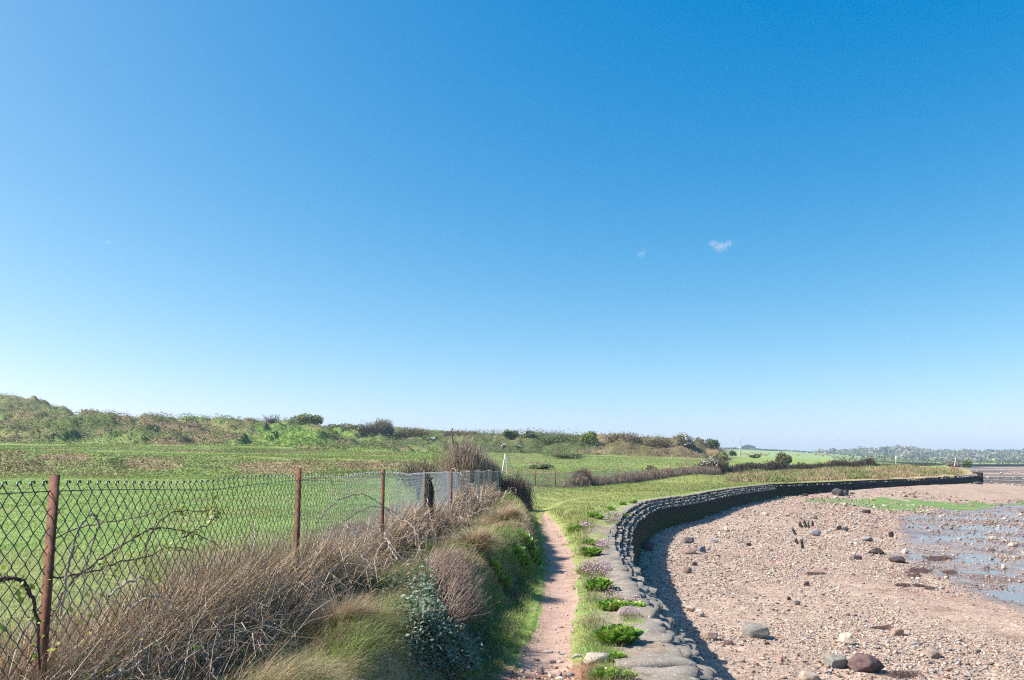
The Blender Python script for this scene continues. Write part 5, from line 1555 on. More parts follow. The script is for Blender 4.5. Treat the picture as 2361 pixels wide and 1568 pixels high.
# dark wrack in strands along the water's edge
W8 = lambda x, y: ((2950 + np.asarray(x) / 2.1444) / 1.716, (1960 + np.asarray(y) / 2.1444) / 1.716)
W7 = lambda x, y: ((1950 + np.asarray(x) / 2.145) / 1.716, (1960 + np.asarray(y) / 2.145) / 1.716)
W4 = lambda x, y: ((2950 + np.asarray(x) / 2.1444) / 1.716, (1500 + np.asarray(y) / 2.1444) / 1.716)
WRK = [('dark seaweed tangle by the shingle edge left of the pool', 1470, 645, 170, 40), ('small dark seaweed clump just right of the big tangle', 1730, 655, 80, 25), ('thin dark seaweed strand beneath the big tangle', 1430, 685, 90, 14),
       ('black seaweed strand on the smooth sand', 1340, 765, 90, 14), ('black seaweed scrap at the right of the sand strands', 1565, 792, 70, 18), ('black seaweed scrap above the right strand', 1465, 768, 70, 14),
       ('black weed draped behind the purple boulder', 1330, 1525, 260, 50), ('thin dark weed strip beside the brown block', 1160, 1130, 150, 14), ('dark weed line on the shingle left of the sand', 590, 668, 140, 9), ('brown weed patch at the pool margin', 1640, 540, 170, 30)]
for lab, ax, ay, w, h in WRK:
    qx, qy = W8(ax, ay)
    n = int(140 + w * 1.6)
    sp = hit(qx + rg.normal(0, .26, n) * w / 3.68, qy + rg.normal(0, .26, n) * h / 3.68, beach_h)
    s_ = sp[:, 1].mean() / F_PX
    P0 = sp + [0, 0, .01]
    d_ = np.c_[rg.normal(0, 3.6 * s_, n), rg.normal(0, 5.5 * s_, n), np.abs(rg.normal(0, .8 * s_, n))]
    t = np.linspace(0, 1, 4)[None, :, None]
    P = P0[:, None] + d_[:, None] * t + np.array([0, 0, 1.4 * s_])[None, None] * np.sin(np.pi * t) + rg.normal(0, .5 * s_, (n, 4, 3))
    P[..., 2] = np.maximum(P[..., 2], P0[:, None, 2] - .005)
    v, f = tubes(P, np.full((n, 4), .55 * s_), 3)
    o = mesh_np('seaweed', v, f, M_WEED, col=rep(mix(C(.045, .03, .026) + np.zeros((n, 3)), C(.12, .06, .045), rg.random(n)), 12))
    tag(o, lab, 'seaweed', 'dark seaweed on the shingle', 'stuff')

# single rocks
RK = {}


def rock_mesh(seed, boxy, flat, colr, weed=0):
    V, F = rock_proto(1000 + seed, 22, flat, boxy)
    bm = bmesh.new()
    vs = [bm.verts.new(v) for v in V]
    for f in F: bm.faces.new([vs[i] for i in f])
    bmesh.ops.dissolve_limit(bm, angle_limit=R(14), verts=bm.verts, edges=bm.edges)
    bmesh.ops.bevel(bm, geom=list(bm.edges), offset=.05, segments=1, affect='EDGES', clamp_overlap=True)
    bmesh.ops.triangulate(bm, faces=bm.faces)
    for _ in range(2):
        bmesh.ops.subdivide_edges(bm, edges=bm.edges, cuts=1, use_grid_fill=True)
    V = np.array([v.co[:] for v in bm.verts])
    bm.verts.index_update()
    F = np.array([[v.index for v in f.verts] for f in bm.faces if len(f.verts) == 3])
    bm.free()
    d = (fbm(V[:, 0] * 3 + seed, V[:, 1] * 3 + V[:, 2] * 2.1, seed, 4) - .5)
    V = V * (1 + .16 * d)[:, None]
    n1 = fbm(V[:, 0] * 6, V[:, 1] * 6 + V[:, 2] * 5, seed + 5, 3)
    col = colr * (.75 + .5 * n1)[:, None]
    if weed: col = mix(col, C(.03, .022, .022), sst(.45, .6, n1) * weed)
    return V, F, col


ROCKS = [  # label, map, x, y, width, height/width, boxy, flat, colour, weed
    ('large grey squared block on the shingle beside the wall shadow', W8, 105, 1170, 205, .5, .5, .6, C(.215, .205, .18), 0),
    ('cream wedge shaped rock with a dark right side', W8, 870, 1232, 100, .85, .3, .9, C(.58, .45, .34), 0),
    ('plain brown angular block on the pale shingle', W8, 1300, 1168, 98, .55, .5, .7, C(.30, .215, .17), 0),
    ('grey green slab touching the purple boulder at the bottom', W8, 800, 1430, 215, .42, .5, .5, C(.22, .21, .185), 0),
    ('big rounded purple brown boulder at the bottom of the beach', W8, 1060, 1458, 300, .42, .0, .6, C(.16, .10, .095), .5),
    ('brown stone with dark hollow at the lower right', W8, 1620, 1352, 130, .6, .3, .7, C(.33, .26, .2), .4),
    ('tan flat topped rock cut by the bottom edge', W8, 550, 1548, 160, .4, .4, .5, C(.38, .30, .24), 0),
    ('black weed covered rock near the middle of the beach', W8, 1130, 480, 135, .36, .0, .5, C(.07, .055, .05), .9),
    ('dark purple block left of the smooth sand', W8, 955, 530, 76, .5, .5, .8, C(.14, .105, .12), 0),
    ('dark weedy rock at the edge of the pool gravel', W8, 1325, 553, 125, .38, .0, .5, C(.09, .06, .06), .8),
    ('dark upright stone standing before the wet flats', W8, 1240, 335, 48, .95, .3, 1.0, C(.08, .07, .075), 0),
    ('long flat grey stone below the upright dark stone', W8, 1045, 375, 92, .4, .3, .5, C(.22, .21, .215), 0),
    ('flat grey slab right of the old timber stumps', W8, 600, 325, 95, .5, .4, .5, C(.24, .22, .22), 0),
    ('dark round stone, left of the close pair past the stumps', W8, 797, 280, 56, .65, .0, .8, C(.07, .06, .06), 0),
    ('dark round stone, right of the close pair past the stumps', W8, 853, 292, 52, .6, .0, .8, C(.085, .075, .075), 0),
    ('small black cube shaped stone at the left of the open shingle', W8, 30, 420, 38, .7, .6, .9, C(.06, .055, .06), 0),
    ('small pale upright stone in the pool', W8, 2198, 610, 34, 1.1, .2, 1.2, C(.50, .40, .34), 0),
    ('pale flat stone at the right edge of the pool', W8, 2280, 425, 78, .4, .3, .5, C(.46, .38, .31), 0),
    ('pale flat stone in the upper pool', W8, 2112, 368, 78, .4, .2, .5, C(.46, .39, .32), 0),
    ('pale rounded cobble at the pool tip', W8, 1365, 478, 62, .6, .0, .7, C(.46, .42, .37), 0),
    ('dark brown stone casting a shadow in mid shingle', W8, 522, 752, 60, .55, .4, .8, C(.18, .13, .13), 0),
    ('small dark stone nearer than the mid shingle stone', W8, 372, 880, 44, .65, .4, .8, C(.13, .10, .09), 0),
    ('thin slate on edge below the small dark stone', W8, 435, 915, 66, .5, .5, .9, C(.2, .17, .15), 0),
    ('reddish round rock near the end of the wall shadow', W7, 1645, 640, 95, .55, .0, .8, C(.27, .18, .145), 0),
    ('dark ridged rock highest of those beside the wall shadow', W7, 1665, 388, 108, .45, .3, .6, C(.14, .115, .12), 0),
    ('long brown slab between the dark ridged rock and the red one', W7, 1668, 478, 140, .34, .4, .5, C(.26, .185, .15), 0),
    ('grey block right of the long brown slab', W7, 1785, 465, 68, .65, .5, .8, C(.18, .18, .19), 0),
    ('blue grey stone right of the dark ridged rock', W7, 1885, 390, 66, .45, .3, .7, C(.22, .23, .25), 0),
    ('pale angular rock touching the near wall shadow', W7, 1755, 1005, 92, .6, .4, .8, C(.42, .33, .27), 0),
    ('pale tan stone tucked behind the angular one', W7, 1683, 970, 78, .55, .3, .7, C(.47, .40, .32), 0),
    ('small pointed dark stone at the shadow edge', W7, 1715, 582, 48, .7, .3, 1.0, C(.16, .11, .1), 0),
    ('dark weedy boulder in the wall shade at the bend', W7, 1325, 440, 110, .75, .1, .8, C(.10, .10, .105), .4),
    ('brown rock half in the near wall shadow', W7, 1850, 1205, 120, .5, .4, .6, C(.33, .24, .18), 0),
    ('dark flat stone on the right below the near shadow', W7, 2000, 1255, 80, .5, .5, .6, C(.22, .14, .12), 0),
    ('huge dark boulder against the far sea wall', W4, 795, 965, 96, .62, .1, .75, C(.075, .07, .07), 0),
    ('dark boulder leaning on the huge one by the far wall', W4, 860, 968, 58, .8, .2, .9, C(.07, .066, .07), 0),
    ('small dark stone at the foot of the boulders by the far wall', W4, 907, 970, 36, .5, .2, .6, C(.07, .065, .07), 0),
    ('flat dark rock on the shingle left of the far boulders', W4, 510, 985, 52, .38, .2, .5, C(.09, .08, .08), 0),
    ('round dark stone alone on the far shingle', W4, 1440, 998, 32, .65, .0, .8, C(.13, .09, .08), 0),
    ('dark flat rock at the tip of the far wall', W4, 1985, 884, 70, .3, .2, .5, C(.08, .075, .08), 0),
]
for i, (lab, mp_, ax, ay, w, hr, bx, fl_, colr, wd) in enumerate(ROCKS):
    qx, qy = mp_(ax, ay + .42 * w * hr)
    p_ = hit(qx, qy, beach_h)[0]
    s_ = w / 3.68 * p_[1] / F_PX
    V, F, col = rock_mesh(i, bx, fl_, colr, wd)
    V = V - [0, 0, 0]
    e_ = V.max(0) - V.min(0)
    V = V * np.array([s_ / e_[0], s_ / e_[0], s_ * hr * 1.3 / e_[2]])
    V[:, 2] -= V[:, 2].min() + s_ * hr * .22
    o = mesh_np('rock', V + p_ + [0, s_ * .3, 0], F, M_STONE, col=col, smooth=bx < .15)
    tag(o, lab, 'rock', 'single rocks on the beach')
    RK[i] = p_

# rotted timber stumps of an old groyne
STUMPS = [('leaning jagged timber stump, leftmost of the top cluster', 480, 275, 66, -.35), ('tall split timber stump in the middle of the top cluster', 510, 272, 74, -.15), ('thin pointed timber stump in the top cluster', 533, 275, 66, -.05), ('dark short timber stump right of the top cluster', 566, 262, 52, .1),
          ('low dark broken timber farthest back in the row', 578, 200, 40, .3), ('second low broken timber farthest back beside a stone', 606, 205, 44, -.2), ('slanting timber stump midway down the row', 428, 335, 76, -.4), ('low worn timber stump below the slanting one', 440, 412, 58, -.3), ('nearest and tallest pointed timber stump of the row', 484, 450, 92, -.12), ('squat dark post right of the nearest stump', 628, 458, 34, 0)]
for i, (lab, ax, ay, h, ln) in enumerate(STUMPS):
    qx, qy = W8(ax, ay); p_ = hit(qx, qy, beach_h)[0]; s_ = p_[1] / F_PX / 3.68
    r0 = 13 * s_ * rg.uniform(.8, 1.2)
    nseg, ns = 7, 9
    t = np.linspace(0, 1, nseg)
    th = np.linspace(0, 2 * math.pi, ns, endpoint=False)
    V = np.empty((nseg, ns, 3))
    jag = rg.uniform(.55, 1.05, ns)
    fl = 1 + .22 * np.sin(th * 3 + i)
    for j, tj in enumerate(t):
        rr_ = r0 * (1.1 - .55 * tj) * fl
        zz_ = -.08 + tj * (h * s_ + .08) * (jag if j > 3 else 1)
        V[j, :, 0] = np.cos(th) * rr_ + ln * tj * h * s_; V[j, :, 1] = np.sin(th) * rr_ * .7; V[j, :, 2] = zz_
    V = V.reshape(-1, 3); idx = np.arange(nseg * ns).reshape(nseg, ns); j2 = (np.arange(ns) + 1) % ns
    F = np.stack([idx[:-1], idx[:-1][:, j2], idx[1:][:, j2], idx[1:]], -1).reshape(-1, 4)
    top_c = V[-ns:].mean(0) - [0, 0, .3 * h * s_]
    e0 = len(V); V = np.vstack([V, top_c])
    cap = np.array([[e0, idx[-1, q], idx[-1, j2[q]], idx[-1, j2[q]]] for q in range(ns)])
    F3 = np.vstack([np.vstack([F[:, [0, 1, 2]], F[:, [0, 2, 3]]]), cap[:, :3]])
    o = mesh_np('timber_stump', V + p_, F3, M_WOODG, col=np.tile(C(.095, .085, .07) * rg.uniform(.7, 1.4), (len(V), 1)), smooth=False)
    tag(o, lab, 'timber stump', 'rotted timber stumps on the beach')
# green slimed baulk under the wall corner
a_, b_ = hit(*W4([300, 470], [972, 994]), hfun=beach_h)
v, f = boxes([(a_ + b_) / 2 + [0, 0, .12]], [[np.linalg.norm(b_ - a_), .34, .30]], math.atan2(b_[1] - a_[1], b_[0] - a_[0]))
v += rg.normal(0, .03, v.shape)
tag(mesh_np('timber_baulk', v, f, M_WEED, col=np.tile(C(.06, .09, .02), (8, 1)), smooth=False), 'green slimy timber baulk lying at the wall corner', 'timber')

# stones at the scar on the path and in the bank
for i, (lab, mx, my, w, hr, colr, hf) in enumerate([
        ('pale slab stone across the top of the bare earth on the path', 470, 1330, 90, .35, C(.42, .36, .32), None), ('dark angular stone in the bare earth of the path', 505, 1415, 66, .55, C(.20, .15, .14), None),
        ('small dark stone left in the bare earth', 372, 1395, 60, .5, C(.17, .11, .10), None), ('tan stone at the right of the bare earth', 578, 1415, 52, .6, C(.38, .29, .25), None),
        ('grey flat stone right of the pale slab', 590, 1348, 58, .35, C(.26, .24, .25), None), ('flat mauve stone sunk in the turf beside the path', 715, 1365, 84, .5, C(.34, .28, .26), None),
        ('large speckled slab between path and wall bags', 905, 1390, 250, .42, C(.36, .31, .26), None), ('round grey stone in the turf at the bottom', 655, 1525, 74, .6, C(.25, .22, .22), None),
        ('small pale stone low on the bare earth', 430, 1505, 70, .4, C(.40, .31, .28), None), ('dark purple rock jutting from the shaded bank', 0, 0, 0, .6, C(.13, .085, .085), 1)]):
    if hf: qx, qy, wpx = 1062, 1345, 48
    else: (qx, qy), wpx = W7(mx, my + .3 * w * hr), w / 3.68
    p_ = hit(qx, qy)[0]; s_ = wpx * p_[1] / F_PX
    V, F, col = rock_mesh(200 + i, .35, .6, colr, 0)
    e_ = V.max(0) - V.min(0); V = V * np.array([s_ / e_[0], s_ * .8 / e_[0], s_ * hr / e_[2]]); V[:, 2] -= V[:, 2].min() + s_ * hr * .35
    tag(mesh_np('stone', V + p_ + [0, s_ * .2, 0], F, M_STONE, col=col), lab, 'stone', 'stones beside the path')
# grit and small stones on the path
x = rg.normal(0, .16, 560); y = np.exp(rg.uniform(math.log(6.2), math.log(20), 560)); x = x + xpath(y)
stones('path_stones', 'small loose stones scattered on the worn path', x, y, land_h(x, y), np.exp(rg.normal(0, .5, 560)) * .008, PW, rg)
x = rg.normal(0, .2, 150) + .2; y = rg.uniform(6.0, 6.8, 150)
stones('path_stones', 'broken stones in the bare red earth of the step', x, y, land_h(x, y), np.exp(rg.normal(0, .5, 150)) * .014, PW, rg)

# ------------------------------------------------------------------ leafy plants and thrift by the wall
M_BEET = vcol_mat('glossy_leaf', 3.0, (.8, 1.2), .32, trans=.28, spec=.55)


def leafy(name, label, px, py, wpx, hpx, seed, shade=1.0, group='leafy green plants beside the path'):
    rg = np.random.default_rng(seed)
    p_ = hit(px, py + hpx * .42)[0]
    s_ = p_[1] / F_PX
    rx, h = wpx * s_ * .5, min(hpx * s_ * 1.05, .36)
    root = thing(name, label, 'plant', p_, group)
    n = int(np.clip(260 * wpx / 60, 160, 760))
    a = rg.uniform(0, 6.283, n)
    nsub = int(rg.integers(2, 6)); sx_ = rg.uniform(-.6, .6, nsub) * rx; sy_ = rg.uniform(-.5, .6, nsub) * rx; sr_ = rg.uniform(.3, .62, nsub) * rx; sh_ = rg.uniform(.55, 1.25, nsub)
    q = rg.integers(0, nsub, n); r = np.sqrt(rg.random(n)) * sr_[q]
    b = np.c_[p_[0] + sx_[q] + np.cos(a) * r, p_[1] + sy_[q] + np.sin(a) * r * .8 + rx * .2, np.full(n, p_[2])]
    b[:, 2] = land_h(b[:, 0], b[:, 1])
    ln = np.clip(h * sh_[q] * rg.uniform(.5, 1.05, n), .04, .24)
    out = a + rg.normal(0, .6, n); tilt = rg.uniform(.1, 1.0, n) * (.3 + .7 * r / sr_[q])
    D = np.c_[np.cos(out) * np.sin(tilt), np.sin(out) * np.sin(tilt), np.cos(tilt)]
    S = np.cross(D, [0, 0, 1.0]); S /= np.linalg.norm(S, axis=1, keepdims=True) + 1e-6
    t = np.array([0, .3, .6, .85, 1.0]); wv = np.array([.12, .40, .5, .30, .03]) * .36
    cen = b[:, None] + D[:, None] * (ln[:, None] * t[None])[..., None] + np.array([0, 0, -1.])[None, None] * (ln[:, None] * .32 * t[None] ** 2.5)[..., None]
    hw = ln[:, None] * wv[None]
    V = np.stack([cen - S[:, None] * hw[..., None], cen + [0, 0, -.0] - np.cross(S, D)[:, None] * (hw * .35)[..., None], cen + S[:, None] * hw[..., None]], 2)
    idx = np.arange(n * 15).reshape(n, 5, 3)
    F = np.vstack([np.stack([idx[:, :-1, j], idx[:, :-1, j + 1], idx[:, 1:, j + 1], idx[:, 1:, j]], -1).reshape(-1, 4) for j in (0, 1)])
    col = mix(C(.15, .28, .035) + np.zeros((n, 3)), C(.26, .41, .065), rg.random(n)); col = mix(col, C(.33, .34, .08), (rg.random(n) < .07) * .8)
    mesh_np('leaves', V.reshape(-1, 3), F, M_BEET, parent=root, col=rep(col, 15))
    return root


BEET = [('bright leafy plant clump at the bottom edge beside the wall bags', 1000, 1505, 330, 150), ('leafy plant in the notch of the nearest wall bag', 1060, 1345, 180, 140), ('tall spreading leafy clump against the near wall bags', 1045, 1165, 270, 230),
        ('low wide leafy clump with pink flowers on the wall top', 1090, 945, 330, 110), ('round leafy clump with pink flowers beside the path', 900, 745, 235, 150), ('bright leafy clump at the wall where the step lines begin', 850, 465, 150, 115),
        ('leafy plant on the verge left of small pink flowers', 700, 275, 95, 80), ('low leafy patch above the bright clump at the wall', 835, 392, 180, 55), ('leafy plant pair in the hummocky turf, right one', 865, 160, 110, 80), ('leafy plant pair in the hummocky turf, left one', 830, 112, 80, 50),
        ('small leafy plant at the inner edge of the bend', 1025, 112, 60, 40), ('small leafy plant far up the verge, left of two', 1100, 62, 60, 45), ('small leafy plant far up the verge, right of two', 1188, 50, 64, 45), ('leafy plant on the cap where the bend tightens', 1130, 160, 60, 34),
        ('leafy plant half lit at the foot of the bank', 315, 440, 160, 110), ('dark leafy plant just below the half lit one', 245, 530, 130, 100), ('shaded leafy mass low in the bank hollow', 55, 655, 140, 170)]
for i, (lab, mx, my, w, h) in enumerate(BEET):
    qx, qy = W7(mx, my)
    leafy('leafy_plant', lab, qx, qy, w / 3.68, h / 3.68, 300 + i)


def thrift(label, px, py, wpx, hpx, n, seed, hgt=.09):
    rg = np.random.default_rng(seed)
    a = rg.uniform(0, 6.283, n); r = np.sqrt(rg.random(n))
    b = hit(px + np.cos(a) * r * wpx / 2, py + np.sin(a) * r * hpx / 2 + 3)
    b[:, 2] = land_h(b[:, 0], b[:, 1])
    root = thing('thrift_clump', label, 'flowers', b.mean(0), 'pink thrift flowers')
    h = hgt * rg.uniform(.6, 1.3, n)
    tip = b + np.c_[rg.normal(0, .02, n), rg.normal(0, .02, n), h]
    v, f = tubes(np.stack([b, (b + tip) / 2 + rg.normal(0, .004, (n, 3)), tip], 1), np.full((n, 3), .0014), 3)
    tag(mesh_np('stalks', v, f, M_STEM, parent=root, col=np.tile(C(.30, .22, .14), (len(v), 1))), kind='stuff')
    V0, F0 = rock_proto(5, 14, .8)
    sz = np.maximum(.011, .0010 * b[:, 1]) * rg.uniform(.8, 1.3, n)
    V = (V0[None] * sz[:, None, None] + tip[:, None]).reshape(-1, 3); F = (F0[None] + len(V0) * np.arange(n)[:, None, None]).reshape(-1, 3)
    cl = mix(C(.62, .36, .56) + np.zeros((n, 3)), C(.66, .50, .56), rg.random(n)); cl = mix(cl, C(.45, .33, .26), rg.random(n) < .2)
    tag(mesh_np('flower_heads', V, F, M_LEAF, parent=root, col=rep(cl, len(V0))), kind='stuff')
    m = n * 9
    k = rg.integers(0, n, m); bb = b[k] + np.c_[rg.normal(0, .035, m), rg.normal(0, .05, m), np.zeros(m)]; bb[:, 2] = land_h(bb[:, 0], bb[:, 1])
    v, f = blades(bb, rg.uniform(.02, .06, m), .003 * np.maximum(1, bb[:, 1] / 6), rg.uniform(.1, .8, m), 1.4, rg, 2)
    tag(mesh_np('tuft', v, f, M_BLADE, parent=root, col=rep(mix(C(.10, .17, .04) + np.zeros((m, 3)), VERGE, rg.random(m)), 6)), kind='stuff')


for i, (lab, mx, my, w, h, n) in enumerate([
        ('dense patch of pale pink thrift on the verge above the round leafy clump', 870, 640, 300, 110, 230), ('pink thrift heads in front of the round leafy clump', 905, 775, 230, 90, 60), ('pink thrift at the right end of the low leafy clump', 1195, 930, 140, 60, 40),
        ('pink thrift patch beside the bright clump at the wall', 925, 440, 110, 70, 80), ('small pink thrift patch on the turf beyond the single leafy plant', 782, 262, 100, 40, 60), ('scattered thrift on the inner edge of the bend', 1010, 190, 130, 110, 70), ('thin scatter of thrift along the wall cap', 1020, 880, 160, 120, 40),
        ('scatter of thrift on the wall top near the tall leafy clump', 1170, 1035, 150, 60, 24)]):
    qx, qy = W7(mx, my)
    thrift(lab, qx, qy, w / 3.68, h / 3.68, n, 400 + i)
thrift('row of pink thrift flowers on the bank top below the hawthorn', (950 + 1955 / 2.145) / 1.716, (1960 + 335 / 2.145) / 1.716, 46, 18, 70, 420, .10)
thrift('thin dry thrift heads on the grassy bank before the purple rock', (950 + 1620 / 2.145) / 1.716, (1960 + 470 / 2.145) / 1.716, 60, 26, 34, 421, .12)

# grey green sea purslane trailing over the bank edge, and the dead brown shrub beside it
W6 = lambda x, y: ((950 + np.asarray(x) / 2.145) / 1.716, (1960 + np.asarray(y) / 2.145) / 1.716)
pts_ = []
for (ax, ay, rx_, ry_, n) in [(1580, 900, 170, 200, 2600), (1300, 850, 130, 90, 500), (1450, 640, 180, 70, 500), (1640, 1150, 170, 170, 2600), (1650, 1400, 190, 170, 2600), (1900, 1400, 150, 170, 1800), (1400, 1080, 120, 120, 400)]:
    qx, qy = W6(ax + rg.normal(0, .5, n) * rx_, ay + rg.normal(0, .5, n) * ry_)
    pts_.append(hit(qx, qy))
pp = np.vstack(pts_); n = len(pp)
pp[:, 2] += np.abs(rg.normal(0, 1, n)) * .07 + .02
v, f = cards(pp, rg.uniform(.022, .045, n), rg, .5, up=.9)
root = thing('sea_purslane', 'grey green small leaved shrub trailing over the bank edge', 'shrub', pp.mean(0))
cl = mix(C(.16, .22, .13) + np.zeros((n, 3)), C(.32, .38, .27), rg.random(n)); cl = mix(cl, C(.08, .13, .06), rg.random(n) < .3)
mesh_np('leaves', v, f, M_LEAF, parent=root, col=rep(cl, 4))
k = rg.integers(0, n, 900)
e = pp[k]; s0 = e + np.c_[rg.normal(-.05, .05, 900), rg.normal(0, .06, 900), -np.abs(rg.normal(.07, .03, 900))]
v, f = tubes(np.stack([s0, (s0 + e) / 2 + rg.normal(0, .012, (900, 3)), e], 1), np.full((900, 3), .0022), 3)
mesh_np('stems', v, f, M_STEM, parent=root, col=np.tile(C(.30, .24, .19), (len(v), 1)))
n = 1300
qy0 = rg.uniform(600, 1120, n)
qx, qy = W6(1500 + (qy0 - 600) * .45 + np.abs(rg.normal(0, 120, n)), qy0); b = hit(qx, qy)
ln = rg.uniform(.10, .36, n)
d_ = np.c_[.55 + rg.normal(0, .25, n), -.15 + rg.normal(0, .3, n), .55 + rg.normal(0, .22, n)]; d_ /= np.linalg.norm(d_, axis=1, keepdims=True)
t = np.linspace(0, 1, 4)[None, :, None]
P = b[:, None] + d_[:, None] * ln[:, None, None] * t + rg.normal(0, .012, (n, 4, 3)) + np.array([0, 0, .10])[None, None] * (t ** 2) * ln[:, None, None]
v, f = tubes(P, np.array([[.0032, .0028, .0022, .0013]]) * np.ones((n, 1)), 3)
root = thing('dead_shrub', 'dead pale brown twiggy shrub leaning off the bank above the path', 'shrub', b.mean(0))
mesh_np('twigs', v, f, M_STEM, parent=root, col=rep(mix(C(.40, .31, .25) + np.zeros((n, 3)), C(.20, .14, .11), rg.random(n)), 12))
# tall dry stalks on the bank before the hawthorn
n = 26
qx, qy = W6(rg.uniform(1870, 1985, n), rg.uniform(290, 330, n)); b = hit(qx, qy); h = rg.uniform(.25, .6, n)
v, f = tubes(np.stack([b, b + np.c_[rg.normal(0, .02, n), 0 * h, h * .5], b + np.c_[rg.normal(0, .05, n), 0 * h, h]], 1), np.full((n, 3), .0035), 3)
tag(mesh_np('dry_stalks', v, f, M_STEM, col=np.tile(C(.45, .36, .24), (len(v), 1))), 'sparse upright straw stalks on the bank by the thrift row', 'stalks', kind='stuff')
# big overhanging tussocks of straw along the fence and bank
TUS = [('combed straw tussock spilling below the second post', 640, 800, 300, .5), ('straw tussock under the mesh between second and third posts', 900, 440, 120, .45), ('pale straw mound at the bottom centre of the bank', 850, 1230, 330, .38), ('straw tussock below the third fence post', 1330, 330, 110, .42), ('brown dry tussock on the bank lip near the thrift row', 1990, 470, 190, .36), ('brown grass mound at the end of the bank by the path', 2240, 250, 170, .40), ('rusty dry tussock under the thrift row', 1820, 330, 180, .32)]
for i, (lab, ax, ay, w, h) in enumerate(TUS):
    qx, qy = W6(ax, ay); p_ = hit(qx, qy)[0]
    n = 2600; rr_ = w / 3.68 * p_[1] / F_PX * .5
    a = rg.uniform(0, 6.283, n); r = rr_ * .55 * np.sqrt(rg.random(n))
    b = np.c_[p_[0] + np.cos(a) * r, p_[1] + np.sin(a) * r * 1.3, np.zeros(n)]; b[:, 2] = land_h(b[:, 0], b[:, 1])
    v, f = blades(b, h * rg.uniform(.5, 1.0, n), .0034 * max(1, p_[1] / 4.2), rg.uniform(.4, 1.5, n), 1.9, rg, 4, np.where(rg.random(n) < .6, rg.normal(-.4, .6, n), a))
    cl = mix(STRAW * 1.1 + np.zeros((n, 3)), BROWN * 1.4, rg.random(n)); cl = mix(cl, C(.55, .45, .30), (rg.random(n) < .2)); cl = mix(cl, GREEN, rg.random(n) < .06)
    tag(mesh_np('grass_tussock', v, f, M_BLADE, col=rep(cl, 10)), lab, 'tussock', 'dry grass tussocks on the bank')

# ------------------------------------------------------------------ cattle, gulls
M_HIDE = vcol_mat('hide', 2.0, (.85, 1.15), .8)


def cow_mesh(graze):
    """one continuous cow: barrel, neck, head, legs, tail grown on a skeleton"""
    sk = [((-.75, 0, 1.12), .30), ((-.35, 0, 1.02), .37), ((.2, 0, 1.02), .36), ((.62, 0, 1.10), .30)]
    hd = [((.92, 0, 1.12 if not graze else .86), .17), ((1.18, 0, 1.28 if not graze else .42), .15), ((1.48, 0, 1.16 if not graze else .16), .09)]
    parts = []

    def chain(ps, rs, n=6, sides=8):
        P = smooth_line(np.array(ps, float), n); r = np.interp(np.linspace(0, 1, len(P)), np.linspace(0, 1, len(rs)), rs)
        P = np.vstack([P[:1] - (P[1] - P[0]) * .4, P, P[-1:] + (P[-1] - P[-2]) * .4]); r = np.r_[r[0] * .35, r, r[-1] * .45]
        parts.append(tubes(P[None], r[None], sides))
    chain([p for p, _ in sk], [r for _, r in sk], 5, 10)
    chain([(.55, 0, 1.12)] + [p for p, _ in hd], [.24] + [r for _, r in hd], 4, 8)
    for sx_, sy_, hind in ((-.68, .17, 1), (-.60, -.17, 1), (.52, .16, 0), (.60, -.16, 0)):
        if hind: chain([(sx_, sy_, .95), (sx_ + .06, sy_, .66), (sx_ - .10, sy_, .44), (sx_ - .06, sy_, .02)], [.19, .12, .06, .06], 3, 6)
        else: chain([(sx_, sy_, .90), (sx_ + .02, sy_, .55), (sx_ + .01, sy_, .02)], [.15, .08, .06], 3, 6)
    chain([(-.98, 0, 1.2), (-1.08, 0, .9), (-1.06, 0, .5)], [.04, .03, .045], 3, 5)
    for sy_ in (.13, -.13):
        q = np.array(hd[1][0]); chain([q + [-.03, sy_ * .6, .08], q + [-.06, sy_ * 1.6, .10]], [.05, .02], 2, 5)
    return join(*parts)


W1z = lambda x, y: ((2850 + np.asarray(x) / 4.722) / 1.716, (1720 + np.asarray(y) / 4.722) / 1.716)
CM = [cow_mesh(False), cow_mesh(True)]
COWS = [(600, 352, 0), (652, 374, 0), (682, 370, 0), (714, 380, 0), (763, 364, 2), (742, 388, 0), (800, 386, 0), (845, 392, 0), (897, 373, 0), (410, 370, 0), (472, 368, 0), (525, 382, 0), (1087, 384, 0), (1448, 388, 0), (1785, 376, 0), (1853, 380, 0), (1915, 402, 0), (1968, 381, 0), (2022, 390, 1)]
for i, (ax, ay, kind) in enumerate(COWS):
    qx, qy = W1z(ax, ay + 10); p_ = hit(qx, qy)[0]
    g_ = i % 3 != 0
    v, f = CM[int(g_)]
    a = rg.choice([0, math.pi]) + rg.normal(0, .5)
    s_ = 1.15 * 6.2 * p_[1] / F_PX / 2.5
    v = v * s_
    v = np.c_[v[:, 0] * math.cos(a) - v[:, 1] * math.sin(a), v[:, 0] * math.sin(a) + v[:, 1] * math.cos(a), v[:, 2]]
    colr = {0: C(.36, .125, .05), 1: C(.17, .06, .035), 2: C(.02, .018, .018)}[kind] * rg.uniform(.85, 1.2)
    o = mesh_np('cow', v + p_, f, M_HIDE, col=np.tile(colr, (len(v), 1)))
    if kind == 2: lab = 'black cow in the middle of the herd below the barn'
    elif ax < 560: lab = 'red brown cow beside the utility pole under the barn'
    elif ax < 1000: lab = 'red brown cow in the tight herd below the barn'
    elif ax < 1200: lab = 'red brown cow half hidden by the round olive bush'
    elif ax < 1600: lab = 'red brown cow alone in the field right of the round bush'
    elif kind == 1: lab = 'darkest brown cow, rightmost of the loose far group'
    else: lab = 'red brown cow in the loose group on the right of the hill field'
    tag(o, lab, 'cow', {0: 'cattle beside the utility pole', 1: 'cattle herd below the barn', 2: 'cattle spread over the hill field'}[0 if ax < 560 else 1 if ax < 1000 else 2])
